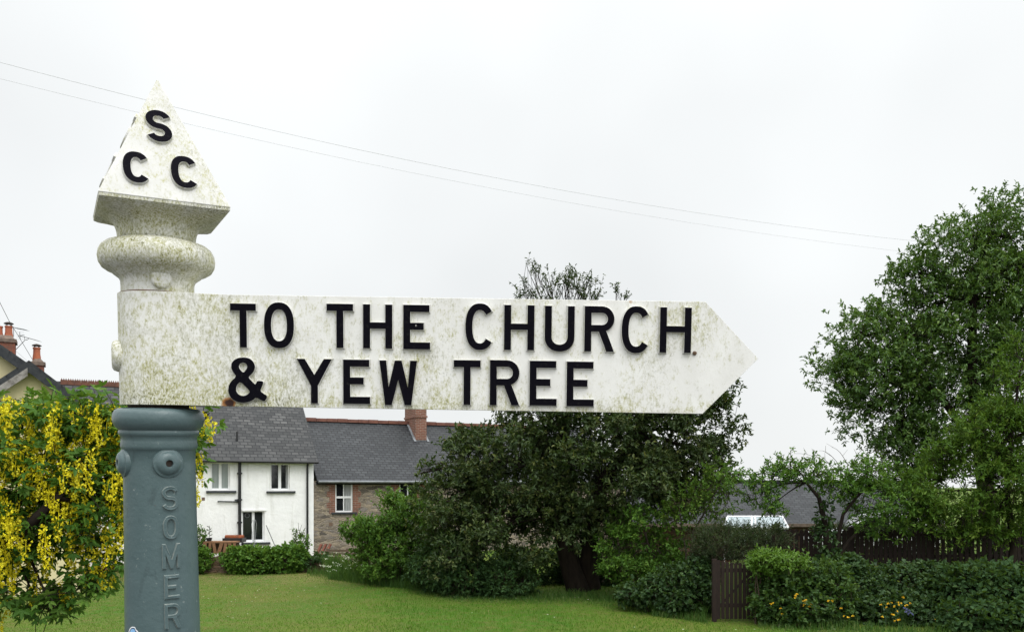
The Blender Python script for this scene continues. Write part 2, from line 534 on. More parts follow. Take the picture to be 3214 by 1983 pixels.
def area(L):
    return sum(L[i][0] * L[(i + 1) % len(L)][1] - L[(i + 1) % len(L)][0] * L[i][1] for i in range(len(L))) / 2
def offset(L, e):                     # >0 grows a counter-clockwise loop
    n = len(L); out = []
    for i in range(n):
        p0, p1, p2 = L[i - 1], L[i], L[(i + 1) % n]
        d1 = Vector((p1[0] - p0[0], p1[1] - p0[1])); d2 = Vector((p2[0] - p1[0], p2[1] - p1[1]))
        d1 = d1.normalized() if d1.length > 1e-9 else Vector((1, 0)); d2 = d2.normalized() if d2.length > 1e-9 else d1
        n1 = Vector((d1.y, -d1.x)); n2 = Vector((d2.y, -d2.x))
        m = n1 + n2
        m = m.normalized() if m.length > 1e-6 else n1
        c = max(m.dot(n1), 0.45)
        out.append((p1[0] + m.x * e / c, p1[1] + m.y * e / c))
    return out

def letter_mesh(ch, w, h, s, depth, flare, place, mats, parent, name='letter'):
    """place(x, z, d) -> point, d = height above the face the letter is cast on"""
    loops = glyph(ch, w, h, s)
    fixed = []
    for i, L in enumerate(loops):
        if (area(L) > 0) != (i == 0): L = L[::-1]
        fixed.append(L)
    mb = MB()
    flat = []
    for L in fixed: flat += [(*p, 0) for p in L]
    tris = tessellate_polygon([[Vector((*p, 0)) for p in L] for L in fixed])
    b = 0
    mb.add([place(x, z, depth) for x, z, _ in flat], [], 0)
    for t in tris:
        a0, a1, a2 = (flat[i] for i in t)
        cr_ = (a1[0] - a0[0]) * (a2[1] - a0[1]) - (a2[0] - a0[0]) * (a1[1] - a0[1])
        mb.f.append(list(t) if cr_ > 0 else list(reversed(t))); mb.mi.append(0)
    for L in fixed:
        n = len(L)
        lo = offset(L, flare)
        e1 = offset(L, flare * 0.25)
        rows = [[place(x, z, depth) for x, z in L], [place(x, z, depth * 0.86) for x, z in e1], [place(x, z, -0.0012) for x, z in lo]]
        base = len(mb.v)
        for r_ in rows: mb.v += [tuple(p) for p in r_]
        for q in range(2):
            for i in range(n):
                j = (i + 1) % n
                mb.f.append([base + q * n + i, base + (q + 1) * n + i, base + (q + 1) * n + j, base + q * n + j]); mb.mi.append(1)
    return mb.build(name, mats, parent)

# ---- shaft
prof = [(0.050, -0.004), (0.055, -0.0045), (0.060, -0.005), (0.0695, -0.0060), (0.0760, -0.0085), (0.0800, -0.015), (0.0812, -0.0235), (0.0800, -0.031), (0.0765, -0.0375), (0.0715, -0.0415),
        (0.0697, -0.0428), (0.0712, -0.0455), (0.0712, -0.0495), (0.0690, -0.0525), (0.0668, -0.0550), (0.0672, -0.062), (0.0680, -0.070), (0.0672, -0.0745), (0.0655, -0.0765), (0.0640, -0.0785),
        (0.0637, -0.10), (0.0650, -0.22), (0.0672, -0.39), (0.073, -0.9), (0.078, -1.3), (0.090, -1.34), (0.095, -1.42), (0.095, -2.15)]
WR = 0.925
prof = [(r_ * WR, z) for r_, z in prof]
mb = MB(); mb.lathe(prof, 72)
shaft = mb.build('post', M['blue_post'], finger, smooth=50)
mb = MB(); mb.lathe([(0.050, 0.012), (0.050, -0.006)], 40)
mb.build('spigot', M['dark_iron'], finger, smooth=40)

def az_frame(az, z, r):               # frame on the post skin: x along the tangent, y outward, z up
    out = Vector((math.sin(R(az)), -math.cos(R(az)), 0))
    tan = Vector((math.cos(R(az)), math.sin(R(az)), 0))
    m = Matrix((( tan.x, out.x, 0, out.x * r), (tan.y, out.y, 0, out.y * r), (0, 0, 1, z), (0, 0, 0, 1)))
    return m
AZ = 33.0
def boss(az, z, r, rad, h, mat, hole, name='bolt_boss', parent=None):
    m = az_frame(az, z, r) @ Matrix(((1, 0, 0, 0), (0, 0, 1, 0), (0, -1, 0, 0), (0, 0, 0, 1)))
    mb = MB()
    if hole:
        p = [(0.0035, h * 0.35), (hole * 0.9, h * 0.45), (hole, h * 0.98), (hole * 1.5, h), (rad * 0.50, h * 0.95), (rad * 0.66, h * 0.80), (rad * 0.76, h * 0.56), (rad * 0.80, h * 0.42), (rad * 0.86, h * 0.37), (rad * 0.96, h * 0.32), (rad, h * 0.16), (rad * 1.01, -h * 1.2)]
    else:
        p = [(rad * 0.3, h), (rad * 0.75, h * 0.97), (rad * 0.92, h * 0.8), (rad, h * 0.45), (rad * 1.02, -h * 1.2)]
    mb.lathe(p, 32, M=m)
    o = mb.build(name, mat, parent or finger, smooth=45)
    if hole:
        q = MB(); q.lathe([(hole * 0.93, h * 0.62), (hole * 0.93, h * 0.40)], 16, M=m)
        q.build('bolt_hole', M['dark_iron'], o, smooth=40)
    return o
boss(AZ, -0.0985, 0.0568, 0.0250, 0.0120, M['blue_post'], 0.0062, parent=finger)
boss(AZ - 88, -0.0985, 0.0568, 0.0250, 0.0130, M['blue_post'], 0.0062, parent=finger)

M['blue_edge_highlight'] = simple('blue_grey_edge_highlight', (0.16, 0.205, 0.205), (0.25, 0.27, 0.25), 120, 0.5, 0.3)  # paler colour for the letter rims: edge highlights painted in
# ---- raised letters down the post
def pz(y): return local_hit(520, y, (0, -0.054, 0), (0, 1, 0)).z
def rad_at(z): return float(np.interp(-z, [0.10, 0.22, 0.39, 0.9], [0.0637 * WR, 0.0650 * WR, 0.0672 * WR, 0.073 * WR]))
for ch, x0, x1, y0, y1 in (('S', 370, 466, 570, 718), ('O', 380, 472, 760, 906), ('M', 372, 482, 942, 1096), ('E', 392, 485, 1143, 1292), ('R', 395, 494, 1328, 1484)):
    za, zb = pz(1250 + y0 / 2.062) - 0.0004, pz(1250 + y1 / 2.062) - 0.0004
    w = (x1 - x0) / 2.062 * 0.000515
    def place(x, z, d, zb=zb, w=w):
        zz = zb + z
        r = rad_at(zz) + d
        a = R(AZ + 1.5) + (x - w / 2) / rad_at(zz)
        return Vector((math.sin(a) * r, -math.cos(a) * r, zz))
    letter_mesh(ch, w, za - zb, 0.0044, 0.0042, 0.0013, place, [M['blue_post'], M['blue_edge_highlight']], shaft, 'raised_letter')

# ---- sticker at the foot of the frame
mb = MB()
def spt(u, z, d):
    r = rad_at(z) + d
    a = R(AZ - 61) + u / 0.062
    return Vector((math.sin(a) * r, -math.cos(a) * r, z))
zt = local_hit(425, 1961, (0, -0.045, 0), (0, 1, 0)).z
def patch(w, top, bot, d, mi):
    n, rows = 14, 8
    vs, fs = [], []
    for j in range(rows + 1):
        for i in range(n + 1):
            t = i / n * 2 - 1
            tp = top - 0.010 * (abs(t) ** 2.6) - (0.003 if t > 0.4 else 0)
            vs.append(spt(t * w, tp + (bot - tp) * j / rows, d))
    for j in range(rows):
        for i in range(n):
            a = j * (n + 1) + i
            fs.append((a, a + n + 1, a + n + 2, a + 1))
    mb.add(vs, fs, mi)
patch(0.0135, zt, zt - 0.060, 0.0006, 0); patch(0.0118, zt - 0.0022, zt - 0.058, 0.0009, 2); patch(0.0104, zt - 0.0036, zt - 0.056, 0.0012, 1)
mb.build('sticker', [M['sticker_white'], M['sticker_blue'], M['sticker_line']], shaft, smooth=60)

# ---- white arm: hollow ring round the post running smoothly into a flat pointed plate
RR, HT = 0.0620, 0.1880
YF, YB = -0.030, -0.012               # front and back face of the plate
fr = []
for i in range(19):                   # ring, front side, from the left round to the right
    a = R(180 + 100 * i / 18)
    fr.append((RR * math.cos(a), RR * math.sin(a)))
x0, y0 = fr[-1]
for i in range(1, 13):                # sweep into the plate
    t = i / 12
    hx = x0 + (0.135 - x0) * t
    fr.append((hx, y0 + (YF - y0) * (t * t * (3 - 2 * t))))
bk = []
for i in range(19):
    a = R(180 - 130 * i / 18)
    bk.append((RR * math.cos(a), RR * math.sin(a)))
x1, y1 = bk[-1]
for i in range(1, 13):
    t = i / 12
    bk.append((x1 + (0.135 - x1) * t, y1 + (YB - y1) * (t * t * (3 - 2 * t))))
top_sh = local_hit(*dp(1688, 722), (0, YF, 0), (0, 1, 0))
bot_sh = local_hit(*dp(1682, 990), (0, YF, 0), (0, 1, 0))
tip = local_hit(*dp(1815, 858), (0, YF, 0), (0, 1, 0))
ztop, zbot = HT, 0.0
vs, fs = [], []
outl = fr + [( (top_sh.x + bot_sh.x) / 2, YF)]
outb = bk + [( (top_sh.x + bot_sh.x) / 2, YB)]
nF = len(outl)
zt_l = [ztop + (top_sh.z - ztop) * max(0, min(1, (x - 0.05) / (top_sh.x - 0.05))) for x, y in outl]
zb_l = [zbot + (bot_sh.z - zbot) * max(0, min(1, (x - 0.05) / (bot_sh.x - 0.05))) for x, y in outl]
for (L, sgn) in ((outl, 0), (outb, 1)):
    for i, (x, y) in enumerate(L):
        vs.append((x, y, zt_l[i])); vs.append((x, y, zb_l[i]))
tf, tb = len(vs), len(vs) + 1
vs += [(tip.x, YF, tip.z), (tip.x, YB, tip.z)]
for i in range(nF - 1):
    a, b = 2 * i, 2 * i + 2
    fs.append((a, a + 1, b + 1, b))
    c, d = 2 * nF + 2 * i, 2 * nF + 2 * i + 2
    fs.append((c, d, d + 1, c + 1))
    fs.append((a, b, d, c)); fs.append((a + 1, c + 1, d + 1, b + 1))
e, g = 2 * (nF - 1), 2 * nF + 2 * (nF - 1)
fs += [(e, e + 1, tf), (g, tb, g + 1), (e, tf, tb, g), (e + 1, g + 1, tb, tf)]
bm = bmesh.new()
bv = [bm.verts.new(v) for v in vs]
for f in fs: bm.faces.new([bv[i] for i in f])
bmesh.ops.remove_doubles(bm, verts=bm.verts, dist=0.0004)
bmesh.ops.recalc_face_normals(bm, faces=bm.faces)
me = bpy.data.meshes.new('sign_arm'); bm.to_mesh(me); bm.free()
me.materials.append(M['white_arm'])
me.polygons.foreach_set('use_smooth', [True] * len(me.polygons)); me.set_sharp_from_angle(angle=R(35))
arm = bpy.data.objects.new('sign_arm', me); COL.objects.link(arm); arm.parent = finger
bv_ = arm.modifiers.new('soft_edge', 'BEVEL'); bv_.width = 0.0018; bv_.segments = 2; bv_.limit_method = 'ANGLE'; bv_.angle_limit = R(50)

LD = 0.0058
Z2 = [('T', 942, 1122, 228, 535), ('O', 1178, 1387, 220, 540), ('T', 1616, 1801, 230, 538), ('H', 1871, 2075, 234, 542), ('E', 2152, 2340, 238, 548),
      ('&', 925, 1205, 603, 922), ('Y', 1408, 1652, 615, 925), ('E', 1732, 1920, 620, 928), ('W', 1985, 2248, 626, 937)]
Z3 = [('C', 247, 450, 160, 486), ('H', 518, 729, 172, 487), ('U', 802, 1010, 178, 497), ('R', 1080, 1288, 180, 497), ('C', 1340, 1543, 180, 508), ('H', 1607, 1827, 188, 505),
      ('T', 165, 352, 557, 868), ('R', 418, 624, 557, 872), ('E', 696, 886, 562, 874), ('E', 955, 1146, 567, 879)]
for L, ox, oy in ((Z2, 300, 850), (Z3, 1350, 880)):
    for ch, xa, xb, ya, yb in L:
        q = lambda x, y: local_hit(ox + x / 2.2282, oy + y / 2.2282, (0, YF - LD, 0), (0, 1, 0))
        ym, xm = (ya + yb) / 2, (xa + xb) / 2
        l, r_, t, b = q(xa, ym).x, q(xb, ym).x, q(xm, ya).z, q(xm, yb).z
        letter_mesh(ch, r_ - l, t - b, 0.0119, LD, 0.0021, lambda x, z, d, l=l, b=b: Vector((l + x, YF - d, b + z)), [M['black_paint'], M['white_letter_rim']], arm, 'letter')
boss(-68, 0.083, 0.0560, 0.0270, 0.0170, M['white_arm'], None, 'bolt_head', arm)

# ---- finial: collar, torus, square cavetto and pyramid
mb = MB()
p = [(0.0655, 0.2900), (0.0672, 0.2870), (0.0690, 0.2850), (0.078, 0.2838), (0.088, 0.2805), (0.0955, 0.2750), (0.1000, 0.2670), (0.1016, 0.2575), (0.1000, 0.2475), (0.0950, 0.2395), (0.0870, 0.2345), (0.0790, 0.2320),
     (0.0765, 0.2290), (0.0715, 0.2255), (0.0665, 0.2220), (0.0640, 0.2170), (0.0635, 0.2100), (0.0635, 0.1975), (0.0600, 0.1955)]
p = [(r_ * 0.93, z - 0.0075) for r_, z in p]
mb.lathe(p, 72, M=Matrix.Translation((0.0025, 0, 0)))
PY = R(25.7)                           # the square head is turned on the post
SH, ZB, ZA = 0.0998, 0.3300, 0.5500
DX = Matrix.Translation((0.0082, 0, 0))
seg = 64
def ringpts(t, half, rr, z):           # t=0 square ... t=1 circle
    out = []
    for k in range(seg):
        a = 2 * math.pi * k / seg + math.pi / 4
        c, s = math.cos(a), math.sin(a)
        m = max(abs(c), abs(s))
        sq = Vector((c / m * half, s / m * half, z)); ci = Vector((c * rr, s * rr, z))
        v = sq.lerp(ci, t)
        out.append(Matrix.Rotation(PY, 3, 'Z') @ v)
    return out
levels = [(1, 0, 0.0625, 0.2805), (1, 0, 0.0632, 0.2880), (1, 0, 0.0645, 0.2945), (0.96, 0.060, 0.0675, 0.3010), (0.80, 0.066, 0.0725, 0.3065), (0.55, 0.0735, 0.079, 0.3115), (0.28, 0.083, 0.088, 0.3160), (0.08, 0.0935, 0.096, 0.3200), (0, SH - 0.0008, 0.1, 0.3240), (0, SH - 0.0005, 0.1, 0.3285)]
b = len(mb.v)
for (t, hf, rr, z) in levels: mb.v += [tuple(v + Vector((0.0025 + 0.0057 * (1 - t), 0, 0))) for v in ringpts(t, hf, rr, z)]
for i in range(len(levels) - 1):
    for k in range(seg):
        k2 = (k + 1) % seg
        mb.f.append([b + i * seg + k, b + i * seg + k2, b + (i + 1) * seg + k2, b + (i + 1) * seg + k]); mb.mi.append(0)
mb.f.append([b + (len(levels) - 1) * seg + k for k in range(seg)]); mb.mi.append(0)
finial = mb.build('finial', M['white_finial'], finger, smooth=40)
boss(27, 0.2090, 0.0600, 0.0165, 0.0070, M['white_finial'], None, 'bolt_head', finial)
mb = MB(); mb.lathe([(0.0592, 0.1900), (0.0606, 0.1896), (0.0606, 0.1876), (0.058, 0.1872)], 60, M=Matrix.Translation((0.0015, 0, 0)))
mb.build('rusty_seam', M['rust'], finial, smooth=40)
# pyramid, with a short plumb edge at its base
Rz = Matrix.Rotation(PY, 4, 'Z')
cs = [(-SH, -SH), (SH, -SH), (SH, SH), (-SH, SH)]
vs = [(x, y, 0.3285) for x, y in cs] + [(x, y, ZB) for x, y in cs] + [(x * 0.012, y * 0.012, ZA) for x, y in cs]
fs = [(3, 2, 1, 0)] + [(i, (i + 1) % 4, 4 + (i + 1) % 4, 4 + i) for i in range(4)] + [(4 + i, 4 + (i + 1) % 4, 8 + (i + 1) % 4, 8 + i) for i in range(4)] + [(8, 9, 10, 11)]
mb = MB(); mb.add(vs, fs, 0, DX @ Rz)
pyr = mb.build('pyramid_cap', M['white_pyramid'], finger)
bv_ = pyr.modifiers.new('soft_edge', 'BEVEL'); bv_.width = 0.0016; bv_.segments = 2; bv_.limit_method = 'ANGLE'; bv_.angle_limit = R(30)
sl = math.atan2(SH * (1 - 0.012), ZA - ZB)
for turn in (0, -1):
    Rt = Matrix.Rotation(PY + turn * math.pi / 2, 3, 'Z')
    ex = Rt @ Vector((1, 0, 0)); en = Rt @ Vector((0, -math.cos(sl), math.sin(sl))); ez = Rt @ Vector((0, math.sin(sl), math.cos(sl)))
    o0 = DX @ (Rt @ Vector((0, -SH, ZB)))
    R0 = Matrix.Rotation(PY, 3, 'Z')
    fx = R0 @ Vector((1, 0, 0)); fn = R0 @ Vector((0, -math.cos(sl), math.sin(sl))); fz = R0 @ Vector((0, math.sin(sl), math.cos(sl))); f0 = DX @ (R0 @ Vector((0, -SH, ZB)))
    for ch, xa, xb, ya, yb in (('S', 355, 465, 202, 336), ('C', 255, 372, 380, 512), ('C', 463, 581, 400, 535)):
        q = lambda x, y: local_hit(200 + x / 1.3743, 200 + y / 1.3743, f0 + fn * 0.005, fn) - f0
        ym, xm = (ya + yb) / 2, (xa + xb) / 2
        l, r_, t, bb = q(xa, ym).dot(fx), q(xb, ym).dot(fx), q(xm, ya).dot(fz), q(xm, yb).dot(fz)
        letter_mesh(ch, r_ - l, t - bb, 0.0115, 0.0050, 0.0015, lambda x, z, d, l=l, bb=bb: o0 + ex * (l + x) + ez * (bb + z) + en * d, [M['black_paint'], M['white_letter_rim']], pyr, 'letter')
# tiny snail on the arm, after the last letter of the upper line
sp = local_hit(1350 + 1848 / 2.2282, 880 + 510 / 2.2282, (0, YF, 0), (0, 1, 0))
mb = MB()
pts, rad = [], []
for i in range(26):
    t = i / 25 * 2.3 * 2 * math.pi
    r_ = 0.0028 * (1 - 0.72 * i / 25)
    pts.append(Vector((sp.x + r_ * math.cos(t), YF - 0.0012 - 0.0022 * i / 25, sp.z + r_ * math.sin(t)))); rad.append(0.0016 * (1 - 0.45 * i / 25))
mb.tube([Wp @ p for p in pts], rad, 8)
tag(mb.build('snail', simple('brown_shell', (0.13, 0.07, 0.03), (0.06, 0.03, 0.015), 400, 0.4), smooth=60), 'tiny brown snail on the white arm beside the last H of CHURCH', 'snail')

# ------------------------------------------------------------------ building materials
def slate_mat(name, ca, cb, light, w, h, patch):
    k = NT(name)
    v = k.co()
    b = k.n('ShaderNodeTexBrick')
    b.offset = 0.5
    k.link(v, b.inputs['Vector'])
    b.inputs['Scale'].default_value = 1.0
    b.inputs['Brick Width'].default_value = w
    b.inputs['Row Height'].default_value = h
    b.inputs['Mortar Size'].default_value = 0.022
    b.inputs['Mortar Smooth'].default_value = 0.2
    b.inputs['Bias'].default_value = -0.1
    b.inputs['Color1'].default_value = (*ca, 1)
    b.inputs['Color2'].default_value = (*cb, 1)
    b.inputs['Mortar'].default_value = (0.006, 0.006, 0.008, 1)
    b2 = k.n('ShaderNodeTexBrick')
    b2.offset = 0.5
    k.link(v, b2.inputs['Vector'])
    for a, q in (('Scale', 1.0), ('Brick Width', w), ('Row Height', h), ('Mortar Size', 0.012), ('Bias', -patch)):
        b2.inputs[a].default_value = q
    b2.inputs['Color1'].default_value = (0, 0, 0, 1); b2.inputs['Color2'].default_value = (1, 1, 1, 1); b2.inputs['Mortar'].default_value = (0, 0, 0, 1)
    big = k.noise(v, 0.55, 4, 0.6)
    sm = k.noise(v, 9.0, 4, 0.65)
    c = k.mix(k.rng(big, 0.35, 0.65, 0, 0.55), b.outputs['Color'], (0.016, 0.018, 0.020), 'MIX')
    c = k.mix(k.math('MULTIPLY', k.rng(b2.outputs['Color'], 0.55, 0.95), k.rng(sm, 0.35, 0.6, 0.3, 0.9)), c, light)
    c = k.mix(k.rng(sm, 0.58, 0.75, 0, 0.5), c, (0.09, 0.094, 0.09))
    k.col(c); k.set(0.6, 0.3)
    k.bump(b.outputs['Fac'], -0.6, 0.02)
    return k.m
M['slate_old'] = slate_mat('weathered_slate', (0.028, 0.029, 0.029), (0.088, 0.088, 0.086), (0.26, 0.26, 0.255), 0.29, 0.18, 0.42)
M['slate_dark'] = slate_mat('dark_slate', (0.022, 0.025, 0.029), (0.052, 0.057, 0.061), (0.11, 0.117, 0.12), 0.27, 0.165, 0.65)
k = NT('white_limewash')
v = k.co()
f = k.noise(v, 2.2, 5, 0.65)
c = k.mix(k.rng(f, 0.35, 0.7), (0.90, 0.905, 0.905), (0.80, 0.805, 0.80))
c = k.mix(k.rng(k.noise(k.co((1, 1, 0.15)), 3.5, 4), 0.56, 0.76, 0, 0.5), c, (0.48, 0.48, 0.42))
k.col(c); k.set(0.85, 0.2); k.bump(k.noise(v, 5.0, 5, 0.7), 0.5, 0.05)
M['limewash'] = k.m
M['cream_render'] = simple('cream_render', (0.62, 0.55, 0.34), (0.52, 0.46, 0.28), 1.4, 0.9, 0.2, bump=0.3)
def rubble(name, c1, c2, c3, mortar, sc=2.6):
    k = NT(name)
    v = k.co((1.0, 1.0, 3.2))
    d = k.n('ShaderNodeVectorMath', operation='ADD')
    nz = k.n('ShaderNodeTexNoise'); nz.inputs['Scale'].default_value = 3.0; k.link(v, nz.inputs['Vector'])
    s_ = k.n('ShaderNodeVectorMath', operation='SCALE'); k.link(nz.outputs['Color'], s_.inputs[0]); s_.inputs['Scale'].default_value = 0.5
    k.link(v, d.inputs[0]); k.link(s_.outputs[0], d.inputs[1])
    vo = k.n('ShaderNodeTexVoronoi', feature='F1'); vo.inputs['Scale'].default_value = sc; k.link(d.outputs[0], vo.inputs['Vector'])
    ve = k.n('ShaderNodeTexVoronoi', feature='DISTANCE_TO_EDGE'); ve.inputs['Scale'].default_value = sc; k.link(d.outputs[0], ve.inputs['Vector'])
    sc_ = k.n('ShaderNodeSeparateColor'); k.link(vo.outputs['Color'], sc_.inputs[0])
    c = k.ramp(sc_.outputs[0], [(0.0, c1), (0.5, c2), (1.0, c3)])
    c = k.mix(k.rng(k.noise(v, 12.0, 5, 0.7), 0.40, 0.72, 0, 0.55), c, (0.06, 0.055, 0.05))
    c = k.mix(k.rng(k.noise(v, 0.7, 3), 0.48, 0.65, 0, 0.35), c, (0.09, 0.085, 0.08))
    c = k.mix(k.rng(ve.outputs['Distance'], 0.015, 0.055, 0.7, 0.0), c, mortar)
    k.col(c); k.set(0.9, 0.15); k.bump(k.rng(ve.outputs['Distance'], 0.0, 0.12), 0.7, 0.04)
    return k.m
M['rubble'] = rubble('brown_rubble_stone', (0.115, 0.10, 0.088), (0.38, 0.315, 0.235), (0.235, 0.21, 0.195), (0.42, 0.36, 0.27), 3.0)
M['garden_wall'] = rubble('mossy_red_rubble', (0.12, 0.068, 0.042), (0.18, 0.12, 0.08), (0.10, 0.08, 0.055), (0.09, 0.08, 0.05), 3.2)
def brick_mat(name, ca, cb, rot=(R(90), 0, 0), mortar=(0.30, 0.25, 0.21)):
    k = NT(name)
    k.co()
    sx = k.n('ShaderNodeSeparateXYZ'); k.link(k.tc.outputs['Object'], sx.inputs[0])
    cx_ = k.n('ShaderNodeCombineXYZ'); k.link(k.math('ADD', sx.outputs['X'], sx.outputs['Y']), cx_.inputs[0]); k.link(sx.outputs['Z'], cx_.inputs[1])
    v = cx_.outputs[0]
    b = k.n('ShaderNodeTexBrick')
    k.link(v, b.inputs['Vector'])
    for a, q in (('Scale', 1.0), ('Brick Width', 0.225), ('Row Height', 0.075), ('Mortar Size', 0.008)): b.inputs[a].default_value = q
    b.inputs['Color1'].default_value = (*ca, 1); b.inputs['Color2'].default_value = (*cb, 1); b.inputs['Mortar'].default_value = (*mortar, 1)
    c = k.mix(k.rng(k.noise(k.co(), 3.0, 5), 0.4, 0.7, 0, 0.6), b.outputs['Color'], (0.12, 0.075, 0.055))
    k.col(c); k.set(0.85, 0.2)
    return k.m
M['brick'] = brick_mat('red_brick', (0.235, 0.092, 0.058), (0.165, 0.066, 0.046))
M['brick_old'] = brick_mat('sooty_red_brick', (0.28, 0.085, 0.05), (0.18, 0.055, 0.038), mortar=(0.15, 0.1, 0.08))
M['dark_brick'] = brick_mat('dark_brown_brick', (0.12, 0.055, 0.04), (0.08, 0.04, 0.03), mortar=(0.09, 0.07, 0.06))
M['ridge_tile'] = simple('red_ridge_tile', (0.20, 0.09, 0.065), (0.13, 0.06, 0.048), 5, 0.8, 0.2)
M['crested_tile'] = simple('brown_crested_tile', (0.17, 0.075, 0.05), (0.10, 0.05, 0.04), 5, 0.8, 0.2)
M['pot'] = simple('terracotta', (0.42, 0.13, 0.065), (0.31, 0.10, 0.06), 6, 0.8, 0.2)
M['black_gloss'] = simple('black_painted_iron', (0.010, 0.011, 0.014), (0.02, 0.02, 0.022), 8, 0.45, 0.4)
M['barge'] = simple('dark_blue_black_board', (0.014, 0.017, 0.022), (0.035, 0.038, 0.042), 9, 0.6, 0.3)
M['barge_bare'] = simple('bare_grey_board', (0.30, 0.28, 0.27), (0.12, 0.11, 0.10), 7, 0.85, 0.2, stretch=(1, 1, 1))
M['upvc'] = simple('white_window_frame', (0.80, 0.81, 0.82), (0.74, 0.75, 0.76), 6, 0.35, 0.5)
M['lead'] = simple('lead_grey', (0.22, 0.235, 0.25), (0.14, 0.15, 0.16), 5, 0.6, 0.4)
M['glass_dark'] = simple('dark_window_glass', (0.010, 0.012, 0.014), (0.020, 0.022, 0.024), 1.5, 0.06, 0.55)
M['glass_blind'] = simple('net_curtain_behind_glass', (0.20, 0.235, 0.225), (0.26, 0.29, 0.28), 3, 0.12, 0.5, stretch=(6, 1, 0.4))
M['curtain'] = simple('pale_curtain', (0.36, 0.37, 0.37), (0.20, 0.21, 0.215), 7, 0.9, 0.1, stretch=(5, 1, 0.3))
M['timber'] = simple('weathered_orange_timber', (0.28, 0.15, 0.08), (0.17, 0.095, 0.055), 10, 0.85, 0.2, stretch=(1, 1, 6))
M['timber_grey'] = simple('grey_brown_timber', (0.15, 0.105, 0.075), (0.09, 0.066, 0.05), 10, 0.85, 0.2)
M['picket'] = simple('dark_stained_timber', (0.026, 0.015, 0.012), (0.014, 0.009, 0.008), 14, 0.75, 0.25, stretch=(3, 3, 0.4))
M['rusty_drum'] = simple('rusty_drum_steel', (0.28, 0.075, 0.025), (0.10, 0.035, 0.02), 6, 0.8, 0.25)
M['grey_metal'] = simple('grey_tube_metal', (0.34, 0.36, 0.37), (0.26, 0.28, 0.29), 9, 0.45, 0.4, 0.3)
M['slate_sill'] = simple('dark_slate_sill', (0.03, 0.034, 0.04), (0.05, 0.055, 0.06), 6, 0.6, 0.3)
M['vent'] = simple('brown_vent_grille', (0.20, 0.14, 0.10), (0.12, 0.08, 0.06), 40, 0.8, 0.2)
M['mortar_cap'] = simple('grey_mortar', (0.20, 0.15, 0.12), (0.12, 0.09, 0.075), 9, 0.9, 0.2)
M['wire'] = simple('grey_cable', (0.12, 0.12, 0.13), rough=0.5)
M['wire_pale'] = simple('pale_weathered_cable', (0.42, 0.42, 0.44), rough=0.5)
M['poly'] = simple('polycarbonate_sheet', (0.36, 0.43, 0.45), (0.29, 0.36, 0.38), 2, 0.25, 0.5)

# ------------------------------------------------------------------ terrace frame: local x along the front, y into the house, z up
HO, HR = Vector((-7.9, 34.0, -1.35)), R(26)
HM = Matrix.Translation(HO) @ Matrix.Rotation(HR, 4, 'Z')
HI = HM.inverted()
HN = HM.to_3x3() @ Vector((0, 1, 0))
def hp(X, Y, y=0.0):                    # zoomed-in reading grid of the terrace -> local point on the plane at depth y
    return HI @ hit(600 + X / 2.607, 1270 + Y / 2.607, HM @ Vector((0, y, 0)), HN)
def rect(X0, X1, Y0, Y1, y=0.0):
    a, b = hp(X0, (Y0 + Y1) / 2, y).x, hp(X1, (Y0 + Y1) / 2, y).x
    t, c = hp((X0 + X1) / 2, Y0, y).z, hp((X0 + X1) / 2, Y1, y).z
    return a, b, c, t

def wall_open(u0, u1, z0, z1, y, depth, holes, thick=0.4):
    """front wall with real openings and reveals"""
    mb = MB()
    us = sorted({u0, u1, *[h[0] for h in holes], *[h[1] for h in holes]})
    zs = sorted({z0, z1, *[h[2] for h in holes], *[h[3] for h in holes]})
    inside = lambda u, z: any(h[0] < u < h[1] and h[2] < z < h[3] for h in holes)
    for i in range(len(us) - 1):
        for j in range(len(zs) - 1):
            if inside((us[i] + us[i + 1]) / 2, (zs[j] + zs[j + 1]) / 2): continue
            mb.add([(us[i], y, zs[j]), (us[i + 1], y, zs[j]), (us[i + 1], y, zs[j + 1]), (us[i], y, zs[j + 1])], [(0, 1, 2, 3)])
    for a, b, c, d in holes:
        q = y + depth
        mb.add([(a, y, c), (b, y, c), (b, y, d), (a, y, d), (a, q, c), (b, q, c), (b, q, d), (a, q, d)], [(0, 1, 5, 4), (1, 2, 6, 5), (2, 3, 7, 6), (3, 0, 4, 7), (4, 5, 6, 7)])
    mb.add([(u0, y, z0), (u0, y, z1), (u0, y + thick, z1), (u0, y + thick, z0), (u1, y, z0), (u1, y, z1), (u1, y + thick, z1), (u1, y + thick, z0)], [(0, 3, 2, 1), (4, 5, 6, 7), (1, 2, 6, 5)])
    return mb

